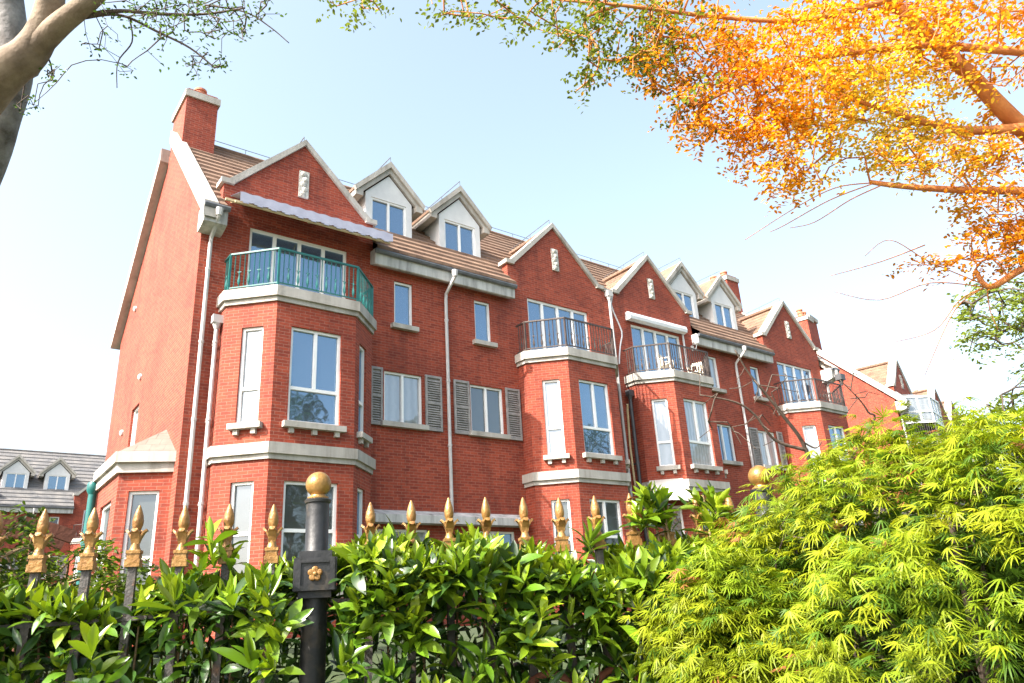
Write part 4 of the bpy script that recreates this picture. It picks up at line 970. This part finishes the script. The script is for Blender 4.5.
for p, q in (((-.6, 10.6), (1.9, 11.4)),):
    a, b = Vector((*p, GZ-.3)), Vector((*q, GZ-.3)); d = (b-a).normalized(); s = Vector((-d.y, d.x, 0))
    m.obox((a+b)/2+Vector((0, 0, .5)), d, s, (0, 0, 1), (b-a).length/2, .11, .5); m.obox((a+b)/2+Vector((0, 0, 1.03)), d, s, (0, 0, 1), (b-a).length/2+.04, .15, .028)
tag(m.build('garden_wall', BRICK), 'low red brick garden wall behind the bushes left of the house', 'wall')
# ------------------------------------------------------------------ two plastic chairs on the third balcony
def chair(loc, rz, label):
    o = empty('plastic_chair', loc, label, 'chair', 'cream plastic chairs on the balcony'); o.rotation_euler = (0, 0, rz)
    def part(name, m):
        q = m.build(name, PLASTIC, None); q.parent = o; return q
    m = MB(); m.prism([(-.22, -.2, .42), (.22, -.2, .42), (.2, .22, .40), (-.2, .22, .40)], (0, 0, .025)); part('seat', m)
    m = MB(); m.prism([(-.22, .2, .84), (-.17, .2, .89), (.17, .2, .89), (.22, .2, .84), (.22, .2, .78), (-.22, .2, .78)], (0, .03, 0))
    for x in (-.2, -.1, 0, .1, .2): m.bar((x, .2, .41), (x, .215, .80), .045, .02, (0, 1, 0))
    part('backrest', m)
    for s in (-1, 1):
        m = MB(); m.bar((s*.24, -.2, .64), (s*.24, .2, .66), .05, .025); m.bar((s*.23, -.19, .42), (s*.24, -.19, .64), .035); part('armrest', m)
        for y in (-.2, .2):
            m = MB(); m.bar((s*.19, y*.95, .41), (s*.23, y*1.15, 0), .04); part('leg', m)
chair((GC[2]-.55, 16.75, 7.765), R(20), 'cream plastic chair before the left door panes of the third balcony')
chair((GC[2]+1.2, 16.85, 7.765), R(-70), 'cream plastic chair low against the right railing of the third balcony')

# ------------------------------------------------------------------ street trees on the far side of the road, mirrored in the panes
def street_tree(x, y, h):
    c = Vector((x, y, LOWZ)); o = empty('street_tree', c, 'tall green street tree across the road, mirrored in the window panes', 'tree', 'street trees across the road')
    t = MB(); sd_ = poly(t, [c-Vector((0, 0, .1)), c+Vector((.1, 0, h*.3)), c+Vector((-.1, .1, h*.75))], .28, .06, 10); t.build('trunk', BARK, o, 'all', uv=False)
    pts = []
    while len(pts) < 520:
        v = Vector((random.uniform(-1, 1), random.uniform(-1, 1), random.uniform(-1, 1)))
        if v.length < 1: pts.append(c+Vector((v.x*3.2*(1+.25*math.sin(v.z*7)), v.y*3.2, h*.64+v.z*h*.36)))
    m = MB(); segs_to(m, grow(random.sample(pts, 90), sd_[3:], .014, .08, .08, .5)); m.build('branch', BARK, o, 'all', uv=False)
    L, M = sprays(pts, 22, .6, .24); cloud('foliage', SV, SF, M, L, np.array([.05, .09, .02])*rng.uniform(.5, 1.5, (len(L), 1)), TREELEAF, o); return o
st = street_tree(17, -12, 16.5)
for x, y, rz in ((27.5, -12.5, 2.0), (43, -12, 4.1), (58, -12.5, 1.2)):
    c = copy_tree(st); c.location = (x, y, LOWZ); c.rotation_euler = (0, 0, rz)
# ------------------------------------------------------------------ world and sun
SUN_EL, SUN_AZ = 43, 3.0         # sun stands to the left (-x), a little in front of the facade
w = bpy.data.worlds.new('World'); SC.world = w; w.use_nodes = True
nt = w.node_tree; bg = nt.nodes['Background']
sky = nt.nodes.new('ShaderNodeTexSky'); sky.sky_type = 'NISHITA'; sky.sun_disc = False
sd = Vector((-math.cos(R(SUN_AZ))*math.cos(R(SUN_EL)), -math.sin(R(SUN_AZ))*math.cos(R(SUN_EL)), math.sin(R(SUN_EL))))
sky.sun_elevation = R(SUN_EL); sky.sun_rotation = math.atan2(sd.x, sd.y)
sky.air_density = 1.0; sky.dust_density = 5.0; sky.ozone_density = 1.0
hs = nt.nodes.new('ShaderNodeHueSaturation'); hs.inputs['Saturation'].default_value = .74; hs.inputs['Hue'].default_value = .482
nt.links.new(sky.outputs[0], hs.inputs['Color']); nt.links.new(hs.outputs[0], bg.inputs[0]); bg.inputs[1].default_value = .15
sl = bpy.data.lights.new('sun', 'SUN'); sl.energy = 3.9; sl.angle = R(.53); sl.color = (1, .95, .86)
so = bpy.data.objects.new('sun', sl); COL.objects.link(so); so.rotation_euler = sd.to_track_quat('Z', 'Y').to_euler()
so.location = sd*100
vs = SC.view_settings; vs.view_transform = 'Standard'; vs.look = 'None'; vs.exposure = 1.75; vs.gamma = 1; vs.use_curve_mapping = False
SC.cycles.max_bounces = 6; SC.cycles.transparent_max_bounces = 6
